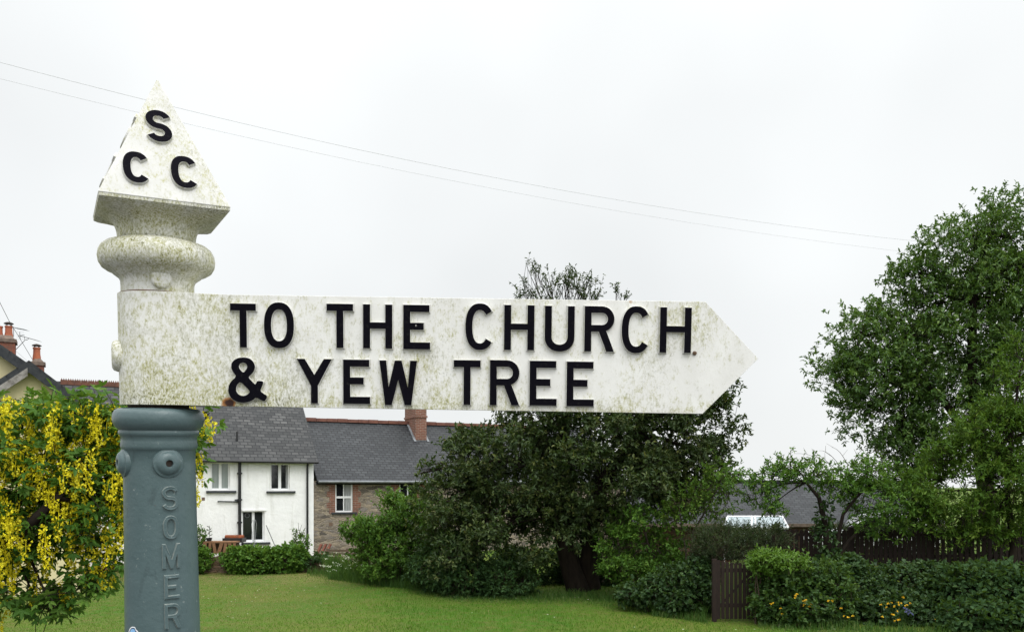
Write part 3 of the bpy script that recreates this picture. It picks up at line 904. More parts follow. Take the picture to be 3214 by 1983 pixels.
def window(parent, r, y, frame_w, mull, trans, panes, curtain=None):
    """frame set at depth y in the opening r=(u0,u1,z0,z1); mull/trans as fractions"""
    u0, u1, z0, z1 = r
    mb = MB()
    f = frame_w
    mb.box(u0, u0 + f, y, y + 0.05, z0, z1); mb.box(u1 - f, u1, y, y + 0.05, z0, z1)
    mb.box(u0 + f, u1 - f, y, y + 0.05, z0, z0 + f); mb.box(u0 + f, u1 - f, y, y + 0.05, z1 - f, z1)
    ue = [u0 + f]
    for m, w in mull:
        c = u0 + (u1 - u0) * m
        mb.box(c - w / 2, c + w / 2, y - 0.006, y + 0.044, z0 + f, z1 - f); ue += [c - w / 2, c + w / 2]
    ue.append(u1 - f)
    ze = [z0 + f]
    for t_, w in trans:
        c = z0 + (z1 - z0) * t_
        mb.box(u0 + f, u1 - f, y - 0.010, y + 0.040, c - w / 2, c + w / 2); ze += [c - w / 2, c + w / 2]
    ze.append(z1 - f)
    w = mb.build('window', M['upvc'], parent)
    q = 0
    for j in range(0, len(ze), 2):
        for i in range(0, len(ue), 2):
            p = MB(); p.box(ue[i] - 0.004, ue[i + 1] + 0.004, y + 0.026, y + 0.034, ze[j] - 0.004, ze[j + 1] + 0.004)
            p.build('pane', M[panes[q % len(panes)]], w); q += 1
    if curtain:
        for a, b in curtain:
            p = MB(); p.box(u0 + (u1 - u0) * a, u0 + (u1 - u0) * b, y + 0.020, y + 0.0245, z0 + f + 0.012, z1 - f - 0.012)
            p.build('curtain', M['curtain'], w)
    return w

def roof_slab(name, u0, u1, ey, ez, ry, rz, mat, parent, th=0.06):
    """roof slope as its own object: local x along the eaves, y up the slope"""
    L = math.hypot(ry - ey, rz - ez); a = math.atan2(rz - ez, ry - ey)
    mb = MB()
    nx = max(2, int((u1 - u0) / 0.5)); ny = 8
    pts = {}
    rr = random.Random(int(u0 * 100) + 7)
    vs, fs = [], []
    for j in range(ny + 1):
        for i in range(nx + 1):
            z = 0.02 * math.sin(i * 0.55 + 1) * math.sin(j / ny * math.pi) + rr.uniform(-0.006, 0.006)
            vs.append(((u1 - u0) * i / nx, L * j / ny, z))
    for j in range(ny):
        for i in range(nx):
            q = j * (nx + 1) + i
            fs.append((q, q + 1, q + nx + 2, q + nx + 1))
    mb.add(vs, fs)
    mb.box(0, u1 - u0, 0, L, -th - 0.03, -0.03)
    o = mb.build(name, mat, parent, smooth=30)
    o.location = (u0, ey, ez)
    o.rotation_euler = (a, 0, 0)
    return o

# ---- white cottage
wh = thing('white_cottage', 'white limewashed cottage with worn grey slate roof and black drainpipes', 'cottage', HO, (0, 0, HR))
we = hp(700, 432).z                       # eaves
RY = 3.05
wr = we + (RY) * math.tan(R(42))
UL = -9.2
wA, wB, wC = rect(162, 318, 468, 694), rect(650, 806, 480, 694), rect(414, 600, 864, 1116)
wall = wall_open(UL, 0.06, -0.6, we, 0.0, 0.16, [wA, wB, wC])
wall.add([(UL, 0.4, -0.6), (UL, 6.1, -0.6), (UL, 6.1, we), (UL, RY, wr - 0.05), (UL, 0.4, we)], [(0, 1, 2, 3, 4)])
wall.add([(0.06, 0.4, -0.6), (0.06, 6.1, -0.6), (0.06, 6.1, we), (0.06, RY, wr - 0.05), (0.06, 0.4, we)], [(4, 3, 2, 1, 0)])
wall.add([(UL, 6.1, -0.6), (0.06, 6.1, -0.6), (0.06, 6.1, we), (UL, 6.1, we)], [(3, 2, 1, 0)])
wall.build('wall', M['limewash'], wh)
roof_slab('roof', UL - 0.15, 0.16, -0.28, we - 0.12, RY, wr + 0.09, M['slate_old'], wh)
bk_ = roof_slab('roof', UL - 0.15, 0.16, RY + (RY + 0.28), we - 0.12, RY + 0.003, wr + 0.09, M['slate_old'], wh)
mb = MB()
L0 = -8.9
n = 38
for i in range(n):                        # crested ridge tiles, each with its saw-tooth comb
    a, b = L0 + i * 0.235, L0 + (i + 1) * 0.235 - 0.006
    mb.prism([(a, wr + 0.02), (b, wr + 0.02), (b, wr + 0.20), (a, wr + 0.20)], RY - 0.10, RY + 0.10)
    for q in range(3):
        c = a + (q + 0.5) * (b - a) / 3
        mb.prism([(c - 0.035, wr + 0.19), (c + 0.035, wr + 0.19), (c, wr + 0.28)], RY - 0.02, RY + 0.02)
mb.build('ridge', M['crested_tile'], wh)
mb = MB(); mb.box(UL, 0.10, -0.035, -0.004, we - 0.16, we - 0.005); mb.build('fascia', M['black_gloss'], wh)
mb = MB(); mb.tube([(UL, -0.30, we - 0.155), (0.18, -0.30, we - 0.17)], 0.055, 8); mb.build('gutter', M['black_gloss'], wh, smooth=40)
def pipe(parent, pts, r, name='drainpipe', mat='black_gloss'):
    mb = MB(); mb.tube(pts, r, 8)
    return mb.build(name, M[mat], parent, smooth=40)
p1, p2 = hp(394, 440), hp(400, 1068)
p0 = hp(398, 322, 0.55)
pipe(wh, [(p1.x, -0.09, p2.z), (p1.x, -0.09, p1.z)], 0.058)
pipe(wh, [(p1.x, -0.02, we - 0.1), (p1.x, 0.55, we + 0.40), (p1.x, 0.57, we + 1.0)], 0.035, 'vent_pipe')
for Y in (560, 775, 960):
    q = hp(398, Y); mb = MB(); mb.box(p1.x - 0.085, p1.x + 0.085, -0.155, -0.002, q.z - 0.03, q.z + 0.03); mb.build('pipe_clip', M['black_gloss'], wh)
q1, q2 = hp(948, 450), hp(942, 1188)
pipe(wh, [(q1.x, -0.075, q2.z), (q1.x, -0.075, q1.z - 0.25), (q1.x, -0.28, q1.z - 0.03)], 0.042)
h1, h2 = hp(215, 789), hp(388, 792)
pipe(wh, [(h1.x, -0.06, h1.z), (h2.x - 0.03, -0.06, h2.z)], 0.026, 'waste_pipe', 'slate_sill')
mb = MB(); a, b, c, d = rect(356, 388, 772, 783); mb.box(a, b, -0.08, -0.003, c, d); mb.build('waste_pipe', M['slate_sill'], wh)
window(wh, wA, 0.105, 0.055, [(0.50, 0.10)], [], ['glass_blind'])
window(wh, wB, 0.105, 0.050, [(0.50, 0.11)], [], ['glass_dark'], [(0.83, 0.92)])
wc_ = window(wh, wC, 0.105, 0.060, [(0.52, 0.10)], [], ['glass_dark'])
for X0, X1, Y0, Y1 in ((122, 367, 702, 720), (615, 850, 705, 722), (410, 645, 1124, 1141)):
    a, b, c, d = rect(X0, X1, Y0, Y1)
    mb = MB(); mb.box(a, b, -0.09, -0.003, c, d); mb.build('window_sill', M['slate_sill'], wh)
for X0, X1, Y0, Y1 in ((155, 334, 458, 472), (645, 815, 470, 485), (412, 615, 853, 868)):   # rendered drip course over each window
    a, b, c, d = rect(X0, X1, Y0, Y1)
    mb = MB(); mb.box(a, b, -0.035, -0.003, c, d); mb.build('drip_course', M['limewash'], wh)
a, b, c, d = rect(86, 112, 756, 782); mb = MB(); mb.box(a, b, -0.012, -0.002, c, d); mb.build('vent', M['vent'], wh)
# round hanging ornament and a pot behind the lower window
e = hp(463, 905); mb = MB(); mb.lathe([(0.075, 0.004), (0.088, 0.0), (0.075, -0.004)], 20, M=Matrix.Translation((e.x, 0.128, e.z)) @ Matrix.Rotation(R(90), 4, 'X'), cap=False); mb.build('glass_ornament', M['lead'], wc_)

# ---- stone cottage
st = thing('stone_cottage', 'brown rubble stone cottage with dark slate roof and brick window surrounds', 'cottage', HO, (0, 0, HR))
SY = 0.06
se = hp(1000, 622, SY).z
sRY = 3.1
sr = hp(1250, 140, sRY).z
UE = 14.5
wD, wE = rect(1178, 1322, 638, 877, SY), rect(1702, 1846, 638, 877, SY)
wall = wall_open(0.065, UE, -0.6, se, SY, 0.12, [wD, wE])
wall.add([(UE, 0.46, -0.6), (UE, 6.1, -0.6), (UE, 6.1, se), (UE, sRY, sr - 0.05), (UE, 0.46, se)], [(0, 1, 2, 3, 4)])
wall.add([(0.065, 6.1, -0.6), (UE, 6.1, -0.6), (UE, 6.1, se), (0.065, 6.1, se)], [(3, 2, 1, 0)])
wall.build('wall', M['rubble'], st)
roof_slab('roof', 0.17, UE + 0.15, -0.2, se + 0.0, sRY, sr, M['slate_dark'], st)
roof_slab('roof', 0.17, UE + 0.15, 6.4, se + 0.0, sRY + 0.003, sr, M['slate_dark'], st)
mb = MB()
n = 26
for i in range(n):
    a = -0.5 + i * 0.46
    h_ = 0.008 * ((i * 7) % 3)
    mb.prism([(a, sr - 0.02), (a + 0.445, sr - 0.02), (a + 0.445, sr + 0.115 + h_), (a, sr + 0.115 + h_)], sRY - 0.11, sRY + 0.11)
mb.build('ridge', M['ridge_tile'], st)
mb = MB(); mb.box(0.17, UE, SY - 0.035, SY - 0.003, se - 0.14, se - 0.012); mb.build('fascia', M['black_gloss'], st)
mb = MB(); mb.tube([(0.2, -0.23, se - 0.03), (UE, -0.23, se - 0.04)], 0.05, 8); mb.build('gutter', M['lead'], st, smooth=40)
window(st, wD, SY + 0.04, 0.062, [(0.5, 0.045)], [(0.51, 0.085)], ['glass_dark'], [(0.58, 0.93)])
window(st, wE, SY + 0.04, 0.062, [(0.5, 0.045)], [(0.51, 0.085)], ['glass_dark'])
def quoin(parent, u, side, z0, z1):
    mb = MB(); i = 0; z = z0
    while z < z1 - 0.02:
        w = 0.34 if i % 2 else 0.23
        hh = min(0.225, z1 - z)
        mb.box(u - w if side < 0 else u, u if side < 0 else u + w, SY - 0.016, SY - 0.001, z, z + hh)
        z += hh; i += 1
    mb.build('brick_surround', M['brick'], parent)
for r_ in (wD, wE):
    quoin(st, r_[0], -1, r_[2] - 0.06, se - 0.142); quoin(st, r_[1], 1, r_[2] - 0.06, se - 0.142)
    mb = MB(); mb.box(r_[0] - 0.16, r_[1] + 0.16, SY - 0.07, SY - 0.018, r_[2] - 0.075, r_[2] - 0.003); mb.build('window_sill', M['slate_sill'], st)
a, b, c, d = rect(1128, 1157, 962, 990, SY); mb = MB(); mb.box(a, b, SY - 0.012, SY - 0.002, c, d); mb.build('vent', M['vent'], st)
CYF = 2.12
ca, cb = hp(1836, 200, CYF).x, hp(1926, 200, CYF).x
ct = hp(1880, -190, CYF).z
cbz = hp(1880, 262, CYF).z - 0.15
mb = MB(); zc = hp(1880, 105, CYF).z
mb.box(ca, cb, CYF, CYF + 1.45, cbz, zc); mb.box(ca - 0.035, cb + 0.035, CYF - 0.035, CYF + 1.485, zc + 0.001, zc + 0.09); mb.box(ca, cb, CYF + 0.0, CYF + 1.45, zc + 0.092, ct); mb.box(ca - 0.05, cb + 0.05, CYF - 0.05, CYF + 1.5, ct + 0.001, ct + 0.16)
ch = mb.build('chimney', M['brick'], st)
mb = MB()
sl_ = (sr - se) / (sRY + 0.2)
zf = lambda y: se + (y + 0.2) * sl_
for x_ in (ca - 0.10, cb - 0.0):
    mb.add([(x_, CYF - 0.12, zf(CYF - 0.12) + 0.035), (x_ + 0.10, CYF - 0.12, zf(CYF - 0.12) + 0.035), (x_ + 0.10, sRY, zf(sRY) + 0.05), (x_, sRY, zf(sRY) + 0.05)], [(0, 1, 2, 3)])
mb.build('flashing', M['lead'], ch)

# ---- cream house, two gables to the camera
CD = 24.0
cr_o = at(91, 1525, CD); cr_o.z = -1.35
ch_ = thing('cream_house', 'cream rendered house with dark bargeboards on two gables and brick chimneys', 'house', cr_o, (0, 0, R(27)))
CM = Matrix.Translation(cr_o) @ Matrix.Rotation(R(27), 4, 'Z'); CI = CM.inverted(); CN = CM.to_3x3() @ Vector((0, 1, 0))
def cl(px, py, D=CD): return CI @ hit(px, py, CM @ Vector((0, D - CD, 0)), CN)
def gable(apex, half_w, drop, D, back, tag_bare):
    """gable front with bargeboards; apex a photo point, half width and fall in metres"""
    A = cl(*apex, D)
    y0 = A.y
    w = MB()
    n_ = [(A.x - half_w, -0.6), (A.x + half_w, -0.6), (A.x + half_w, A.z - drop - 0.12), (A.x, A.z - 0.12), (A.x - half_w, A.z - drop - 0.12)]
    w.prism(n_, y0 + 0.22, y0 + back)
    w.build('wall', M['cream_render'], ch_)
    ov = 0.26
    s_ = drop / half_w
    for sg in (-1, 1):
        mb = MB()
        ex = A.x + sg * (half_w + ov); ez = A.z - s_ * (half_w + ov)
        P = [(A.x, A.z - 0.035), (ex, ez - 0.035), (ex, ez + 0.045), (A.x, A.z + 0.045)]
        if sg > 0: P = P
        else: P = P[::-1]
        mb.prism(P, y0 - 0.05, y0 + back + 0.3)
        mb.build('roof', M['slate_dark'], ch_)
        mb = MB()
        P = [(A.x, A.z - 0.30), (ex, ez - 0.30), (ex, ez - 0.04), (A.x, A.z - 0.04)]
        if sg < 0: P = P[::-1]
        mb.prism(P, y0 - 0.085, y0 - 0.052)
        mb.build('bargeboard', M['barge'], ch_)
        mb = MB()
        if sg < 0 and tag_bare:
            P = [(A.x - 0.03, A.z - 0.40), (ex, ez - 0.38), (ex, ez - 0.15), (A.x - 0.03, A.z - 0.17)][::-1]
            mb.prism(P, y0 - 0.11, y0 - 0.088)
            tag(mb.build('bargeboard', M['barge_bare'], ch_), 'bare grey board with flaking paint')
gable((91, 1136), 1.28, 1.28 * 0.80, CD, 3.6, True)
gable((-60, 1044), 2.7, 2.7 * 0.72, CD + 1.3, 6.0, False)
def stack(px0, px1, pyt, pyb, D, dep, pots):
    a, b = cl(px0, pyt, D), cl(px1, pyb, D)
    mb = MB(); mb.box(a.x, b.x, a.y, a.y + dep, b.z, a.z - 0.17)
    c = mb.build('chimney', M['brick_old'], ch_)
    mb = MB(); mb.box(a.x - 0.04, b.x + 0.04, a.y - 0.04, a.y + dep + 0.04, a.z - 0.168, a.z - 0.06)
    mb.add([(a.x, a.y, a.z - 0.058), (b.x, a.y, a.z - 0.058), (b.x, a.y + dep, a.z - 0.058), (a.x, a.y + dep, a.z - 0.058), (a.x + .1, a.y + .1, a.z + 0.06), (b.x - .1, a.y + .1, a.z + 0.06), (b.x - .1, a.y + dep - .1, a.z + 0.06), (a.x + .1, a.y + dep - .1, a.z + 0.06)],
           [(0, 1, 5, 4), (1, 2, 6, 5), (2, 3, 7, 6), (3, 0, 4, 7), (4, 5, 6, 7)])
    mb.build('chimney_cap', M['mortar_cap'], c)
    for p0, p1, yt, yb, cow in pots:
        q, w = cl((p0 + p1) / 2, yt, D), (p1 - p0) / 2 / F * D
        zb_ = cl(p0, yb, D).z
        h_ = q.z - zb_
        mb = MB(); mb.lathe([(w * 0.75, h_ * 0.9), (w * 0.8, h_), (w * 1.08, h_), (w * 1.08, h_ * 0.9), (w * 0.93, h_ * 0.87), (w * 0.96, h_ * 0.5), (w * 1.12, 0.08), (w * 1.16, -0.1)], 20, M=Matrix.Translation((q.x, q.y + dep / 2, zb_)))
        o = mb.build('chimney_pot', M['pot'], c, smooth=40)
        if cow:
            mb = MB(); zt_ = q.z
            cy_ = q.y + dep / 2
            for th in range(4):
                ax, ay = math.cos(th * 1.57 + 0.6) * w * 0.8, math.sin(th * 1.57 + 0.6) * w * 0.8
                mb.tube([(q.x + ax, cy_ + ay, zt_ - 0.05), (q.x + ax, cy_ + ay, zt_ + cow)], 0.012, 5)
            mb.lathe([(0.01, cow + 0.05), (w * 0.8, cow + 0.03), (w * 1.3, cow), (w * 1.3, cow - 0.018)], 20, M=Matrix.Translation((q.x, cy_, zt_)))
            mb.build('cowl', M['dark_iron'], o, smooth=40)
stack(-42, 47, 1052, 1160, CD + 2.6, 0.55, [(15, 36, 1019, 1056, 0.085), (-16, 5, 1019, 1056, 0)])
stack(99, 138, 1128, 1190, CD + 3.0, 0.40, [(104, 125, 1088, 1128, 0.07)])

AD = CD + 2.55
z5 = lambda X, Y, D=AD: at(X / 4.5825, 950 + Y / 4.5825, D)
def aerial(label, tubes):
    mb = MB()
    for pts, r in tubes: mb.tube(pts, r, 5)
    return tag(mb.build('tv_aerial', M['grey_metal']), label, 'aerial')
T = [([z5(196, 345), z5(196, 492)], 0.011), ([z5(188, 356), z5(388, 393)], 0.008)]
for i in range(9):
    c = z5(212 + i * 21, 361 + i * 3.9); T.append(([c + Vector((-0.02, -0.14, 0.01)), c + Vector((0.02, 0.14, -0.01))], 0.004))
aerial('small grey aerial on a short mast beside the capped chimney pots', T)
T = [([z5(222, 680), z5(360, 535), z5(388, 530)], 0.011), ([z5(350, 482), z5(358, 536)], 0.009), ([z5(265, 468), z5(572, 552)], 0.009), ([z5(283, 420), z5(292, 528)], 0.010), ([z5(262, 476), z5(352, 464)], 0.010), ([z5(385, 540), z5(416, 512)], 0.008)]
for i in range(12):
    c = z5(330 + i * 20, 486 + i * 5.5); T.append(([c + Vector((-0.02, -0.16, 0.01)), c + Vector((0.02, 0.16, -0.01))], 0.004))
for i in range(4):
    T.append(([z5(232, 424 + i * 34), z5(346, 420 + i * 34)], 0.0025))
aerial('larger branching grey aerial on a slanting strut between the two chimneys', T)

# ---- overhead lines
def wire(name, pts, r, label, mat='wire'):
    mb = MB(); P = []
    for i in range(len(pts) - 1):
        for j in range(8):
            P.append(pts[i].lerp(pts[i + 1], j / 8))
    P.append(pts[-1])
    mb.tube(P, r, 5)
    return tag(mb.build(name, M[mat], smooth=60), label, 'cable', 'overhead lines')
def span(px, Ds): return [atd(x, y, D) for (x, y), D in zip(px, Ds)]
c1 = [(-180, 102), (0, 148), (412, 256), (1000, 388), (1500, 484), (2000, 554), (2200, 578), (2460, 602)]
c2 = [(-180, 144), (0, 187), (412, 290), (1000, 416), (1500, 509), (2000, 582), (2170, 604), (2460, 632)]
def smooth_pts(px, D0, D1):
    out = []
    xs_ = [p[0] for p in px]; co = np.polyfit(xs_, [p[1] for p in px], 3)
    # depth runs linearly along the real span
    for i in range(24):
        t = i / 23
        x = xs_[0] + (xs_[-1] - xs_[0]) * t
        D = 1 / ((1 - t) / D0 + t / D1)
        out.append(atd(x, float(np.polyval(co, x)), D))
    return out
wire('overhead_cable', smooth_pts(c1, 15, 34), 0.0040, 'upper of the two long grey cables crossing the white sky', 'wire_pale')
wire('overhead_cable', smooth_pts(c2, 15, 34), 0.0029, 'lower and fainter of the two long cables crossing the sky', 'wire_pale')
wire('overhead_cable', [at(-30, 892, 21), at(0, 950, 22), at(28, 1006, 24), at(60, 1058, 26), at(101, 1127, 27)], 0.007, 'short cable running steeply down to the right hand chimney of the cream house')
wire('overhead_cable', [z5(225, 690), z5(300, 755), z5(400, 846, 24.5)], 0.003, 'thin wire dropping from the tall chimney to the cream gable top')

# ---- long low house far right, with a conservatory in front
bo = at(2290, 1525, 34.6); bo.z = -1.6
bh = thing('bungalow', 'long low house with dark grey roof behind the fence', 'house', bo)
wL, wRt = at(2000, 1600, 34.6).x - bo.x, at(2950, 1600, 34.6).x - bo.x
ez_, rz_ = at(2400, 1640, 34.4).z - bo.z, at(2400, 1512, 37.6).z - bo.z
mb = MB(); mb.box(wL, wRt, 0.25, 6.0, -0.5, ez_)
mb.add([(wRt, 0.25, ez_), (wRt, 6.0, ez_), (wRt, 3.0, rz_ - 0.08)], [(0, 1, 2)]); mb.build('wall', M['dark_brick'], bh)
roof_slab('roof', wL - 0.2, wRt + 0.2, -0.15, ez_ - 0.05, 3.0, rz_, M['slate_dark'], bh)
roof_slab('roof', wL - 0.2, wRt + 0.2, 6.2, ez_ - 0.05, 3.003, rz_, M['slate_dark'], bh)
mb = MB(); mb.box(wL - 0.2, wRt + 0.2, 2.9, 3.1, rz_ - 0.02, rz_ + 0.06); mb.build('ridge', M['slate_dark'], bh)
mb = MB(); mb.box(wL, wRt + 0.2, -0.2, -0.155, ez_ - 0.16, ez_ - 0.03); mb.build('fascia', M['mortar_cap'], bh)
co = at(2370, 1525, 32.0); co.z = -1.4
cv = thing('conservatory', 'small white framed conservatory with pale sloping roof in front of the long low house', 'conservatory', co)
q0, q1_, q2_, q3_ = [at(px, py, D) - co for px, py, D in ((2268, 1656, 31.4), (2474, 1656, 31.4), (2455, 1621, 33.0), (2285, 1621, 33.0))]
mb = MB(); mb.add([q0, q1_, q2_, q3_], [(0, 1, 2, 3)]); mb.add([q + Vector((0, 0, -0.03)) for q in (q0, q1_, q2_, q3_)], [(3, 2, 1, 0)]); mb.build('roof_glazing', M['poly'], cv)
mb = MB()
for t in (0, 0.44, 0.5, 1.0):
    mb.tube([q0.lerp(q1_, t) + Vector((0, 0, 0.02)), q3_.lerp(q2_, t) + Vector((0, 0, 0.02))], 0.04, 6)
mb.tube([q0, q1_], 0.05, 6); mb.tube([q3_, q2_], 0.05, 6)
for t in (0.03, 0.33, 0.66, 0.9): 
    c = q0.lerp(q1_, t); mb.tube([c, Vector((c.x, c.y, -0.3))], 0.04, 6)
mb.build('frame', M['upvc'], cv)
mb = MB(); mb.box(q0.x, q1_.x, q0.y + 0.01, q0.y + 0.02, 0.4, q0.z); mb.build('pane', M['glass_dark'], cv)
mb = MB(); mb.box(q0.x, q1_.x, q0.y - 0.03, q0.y + 0.06, -0.4, 0.4); mb.build('base_wall', M['brick_old'], cv)

# ---- parked car on the raised ground behind the fence (mostly behind leaves)
kx = at(2728, 1525, 28.5)
car = thing('parked_car', 'white car half hidden by leaves behind the dark picket fence', 'car', (kx.x, 28.5, float(ground_z(kx.x, 28.5)) - 0.02), (0, 0, R(168)))
M['car_paint'] = simple('white_car_paint', (0.72, 0.73, 0.74), rough=0.25, spec=0.6)
M['tyre'] = simple('tyre_rubber', (0.015, 0.015, 0.016), rough=0.8)
side = [(-1.9, 0.35), (1.95, 0.30), (2.02, 0.55), (1.9, 0.80), (0.95, 0.92), (0.15, 1.40), (-0.2, 1.46), (-1.2, 1.44), (-1.8, 1.05), (-1.98, 0.9), (-2.0, 0.5)]
mb = MB(); mb.prism(side, -0.8, 0.8); body = mb.build('body', M['car_paint'], car)
bv_ = body.modifiers.new('round', 'BEVEL'); bv_.width = 0.07; bv_.segments = 3; bv_.limit_method = 'ANGLE'
for y_ in (-0.812, 0.80):
    for pl in ([(0.80, 0.96), (0.10, 1.36), (-0.45, 1.38), (-0.45, 0.96)], [(-0.52, 0.96), (-0.52, 1.38), (-1.15, 1.36), (-1.6, 1.0)]):
        mb = MB(); mb.prism(pl[::-1], y_, y_ + 0.012); mb.build('side_window', M['glass_dark'], car)
mb = MB(); mb.add([(0.93, -0.68, 0.955), (0.93, 0.68, 0.955), (0.22, 0.62, 1.385), (0.22, -0.62, 1.385)], [(0, 1, 2, 3)]); o = mb.build('windscreen', M['glass_dark'], car); o.location = (0.018, 0, 0.022)
for x in (-1.25, 1.25):
    for y in (-0.8, 0.8):
        mb = MB(); mb.lathe([(0.2, 0.11), (0.28, 0.10), (0.31, 0.06), (0.31, -0.06), (0.28, -0.10), (0.2, -0.11)], 24, M=Matrix.Translation((x, y, 0.31)) @ Matrix.Rotation(R(90), 4, 'X')); w_ = mb.build('wheel', M['tyre'], car, smooth=40)
        mb = MB(); mb.lathe([(0.19, 0.115), (0.19, -0.115)], 20, M=Matrix.Translation((x, y, 0.31)) @ Matrix.Rotation(R(90), 4, 'X')); mb.build('hubcap', M['grey_metal'], w_, smooth=40)
mb = MB(); mb.box(1.90, 1.97, -0.7, -0.45, 0.62, 0.75); mb.build('headlight', M['poly'], car)
mb = MB(); mb.box(1.90, 1.97, 0.45, 0.7, 0.62, 0.75); mb.build('headlight', M['poly'], car)

# ---- walls of the lawn's far edge
gw = thing('garden_wall', 'low mossy rubble wall at the far lawn edge before the white cottage', 'wall', (-9.6, 30.2, -1.5))
mb = MB(); rr = random.Random(3)
x = -3.1
vs, fs = [], []
nn = 44
for i in range(nn + 1):
    u = -3.3 + 6.6 * i / nn
    t = 0.76 + 0.07 * math.sin(i * 0.7) + rr.uniform(-0.04, 0.04)
    if u > 2.2: t -= (u - 2.2) * 0.32
    for (yy, zz) in ((-0.08 + rr.uniform(-.03, .03), -0.3), (rr.uniform(-.03, .03), t * 0.55), (0.04, t), (0.42, t), (0.45, -0.3)): vs.append((u, yy, zz))
for i in range(nn):
    for j in range(4):
        a = i * 5 + j
        fs.append((a, a + 5, a + 6, a + 1))
fs += [(0, 1, 2, 3, 4), tuple(nn * 5 + j for j in (4, 3, 2, 1, 0))]
mb.add(vs, fs); mb.build('wall', M['garden_wall'], gw)
mb = MB(); mb.box(-15.6, -12.92, 30.15, 30.4, -1.7, -1.22); mb.box(-15.65, -12.91, 30.10, 30.45, -1.218, -1.15)
tag(mb.build('brick_wall', M['brick']), 'low orange brick wall behind the yellow flowering tree', 'wall')

# ---- yard things before the white cottage
h6 = lambda X, Y, D: at(600 + X / 2.607, 1270 + Y / 2.607, D)
pa = thing('wooden_pallet', 'upright wooden pallet with pale slats under the plant pots', 'pallet', h6(230, 1215, 31.1))
po = h6(230, 1215, 31.1)
a, b = h6(95, 1122, 31.1) - po, h6(365, 1215, 31.1) - po
mb = MB(); mb.box(a.x, b.x, -0.02, 0.5, a.z - 0.03, a.z + 0.02); mb.build('top_board', M['timber'], pa)
for f0, f1, tilt in ((0.0, 0.12, 0), (0.17, 0.25, .02), (0.31, 0.40, -.03), (0.47, 0.58, .06), (0.63, 0.72, 0.03), (0.78, 0.88, -0.02), (0.92, 1.0, 0.0)):
    mb = MB(); w_ = b.x - a.x
    mb.prism([(a.x + w_ * f0 - tilt, b.z), (a.x + w_ * f1 - tilt, b.z), (a.x + w_ * f1 + tilt, a.z - 0.035), (a.x + w_ * f0 + tilt, a.z - 0.035)], -0.015, 0.01); mb.build('slat', M['timber'], pa)
mb = MB(); mb.box(a.x, b.x, 0.30, 0.32, b.z, a.z - 0.04); mb.build('back_board', M['timber_grey'], pa)
M['black_plastic'] = simple('black_plastic', (0.012, 0.012, 0.013), rough=0.5)
M['seedling'] = simple('seedling_stem', (0.03, 0.05, 0.02), rough=0.6)
for X0, X1, Y0, label, hh in ((80, 120, 1092, 'black plant pot, the left one of two on the pallet', 0.10), (124, 170, 1086, 'black plant pot with a spindly seedling, right one of two on the pallet', 0.34)):
    p = h6((X0 + X1) / 2, 1119, 31.3); w_ = (X1 - X0) / 2.607 / F * 31.3 / 2; zt_ = h6(X0, Y0, 31.3).z - p.z
    t_ = thing('plant_pot', label, 'plant pot', p, group='pots on the pallet')
    mb = MB(); mb.lathe([(w_ * .9, zt_ * .9), (w_ * .92, zt_), (w_, zt_), (w_, zt_ * .85), (w_ * .75, 0.0)], 16); mb.build('pot', M['black_plastic'], t_, smooth=40)
    mb = MB(); mb.tube([(0, 0, zt_ * .8), (0.02, 0, zt_ + hh * .6), (0.0, 0.02, zt_ + hh * 1.3)], 0.008, 5)
    for s_ in range(8):
        q = Vector((0.01, 0, zt_ + hh * (0.2 + 0.13 * s_))); d_ = Vector((math.cos(s_ * 2.4), math.sin(s_ * 2.4), 0.5)) * 0.12
        mb.tube([q, q + d_ * .5, q + d_], [0.006, 0.02, 0.003], 4)
    mb.build('seedling', M['seedling'], t_)
bq = h6(337, 1135, 31.6)
bb = thing('drum_barbecue', 'rusty orange half drum barbecue lying beside the lower white window', 'barbecue', bq)
a, b = h6(262, 1066, 31.6) - bq, h6(412, 1112, 31.6) - bq
r_ = (a.z - b.z) / 2
Mx = Matrix.Translation((0, 0.25, (a.z + b.z) / 2)) @ Matrix.Rotation(R(90), 4, 'Y')
mb = MB(); mb.lathe([(r_ * .3, b.x), (r_ * .95, b.x), (r_, b.x - .03), (r_, b.x * .3), (r_ * 1.03, b.x * .28), (r_ * 1.03, b.x * .22), (r_, b.x * .2), (r_, a.x + .03), (r_ * .95, a.x), (r_ * .3, a.x)], 24, M=Mx); mb.build('lid', M['rusty_drum'], bb, smooth=40)
mb = MB(); mb.box(a.x - .02, b.x + .02, -0.02, 0.5, b.z - 0.06, b.z + 0.10); mb.build('firebox', M['black_gloss'], bb)
for sx_ in (a.x + .1, b.x - .1):
    for sy_ in (0.03, 0.45):
        mb = MB(); mb.tube([(sx_, sy_, b.z - .05), (sx_, sy_, -0.75)], 0.02, 6); mb.build('leg', M['black_gloss'], bb)
rd = h6(514, 1180, 31.4)
t_ = thing('rotary_dryer', 'folded grey rotary clothes dryer standing before the lower white window', 'clothes dryer', rd)
mb = MB(); q = h6(516, 950, 31.4) - rd; mb.tube([(0, 0, -0.6), (0, 0, q.z)], 0.018, 8); mb.build('pole', M['grey_metal'], t_)
for k_ in range(4):
    an = k_ * 1.57 + 0.4
    mb = MB(); mb.tube([(math.cos(an) * .03, math.sin(an) * .03, 0.15), (math.cos(an) * .085, math.sin(an) * .085, q.z * .9), (math.cos(an) * .05, math.sin(an) * .05, q.z * 1.05)], 0.009, 5); mb.build('arm', M['grey_metal'], t_)
mb = MB(); mb.tube([h6(614, 985, 31.6), h6(700, 1185, 31.2)], 0.014, 6); tag(mb.build('leaning_pole', M['slate_sill']), 'thin dark pole leaning against the white cottage wall', 'pole')
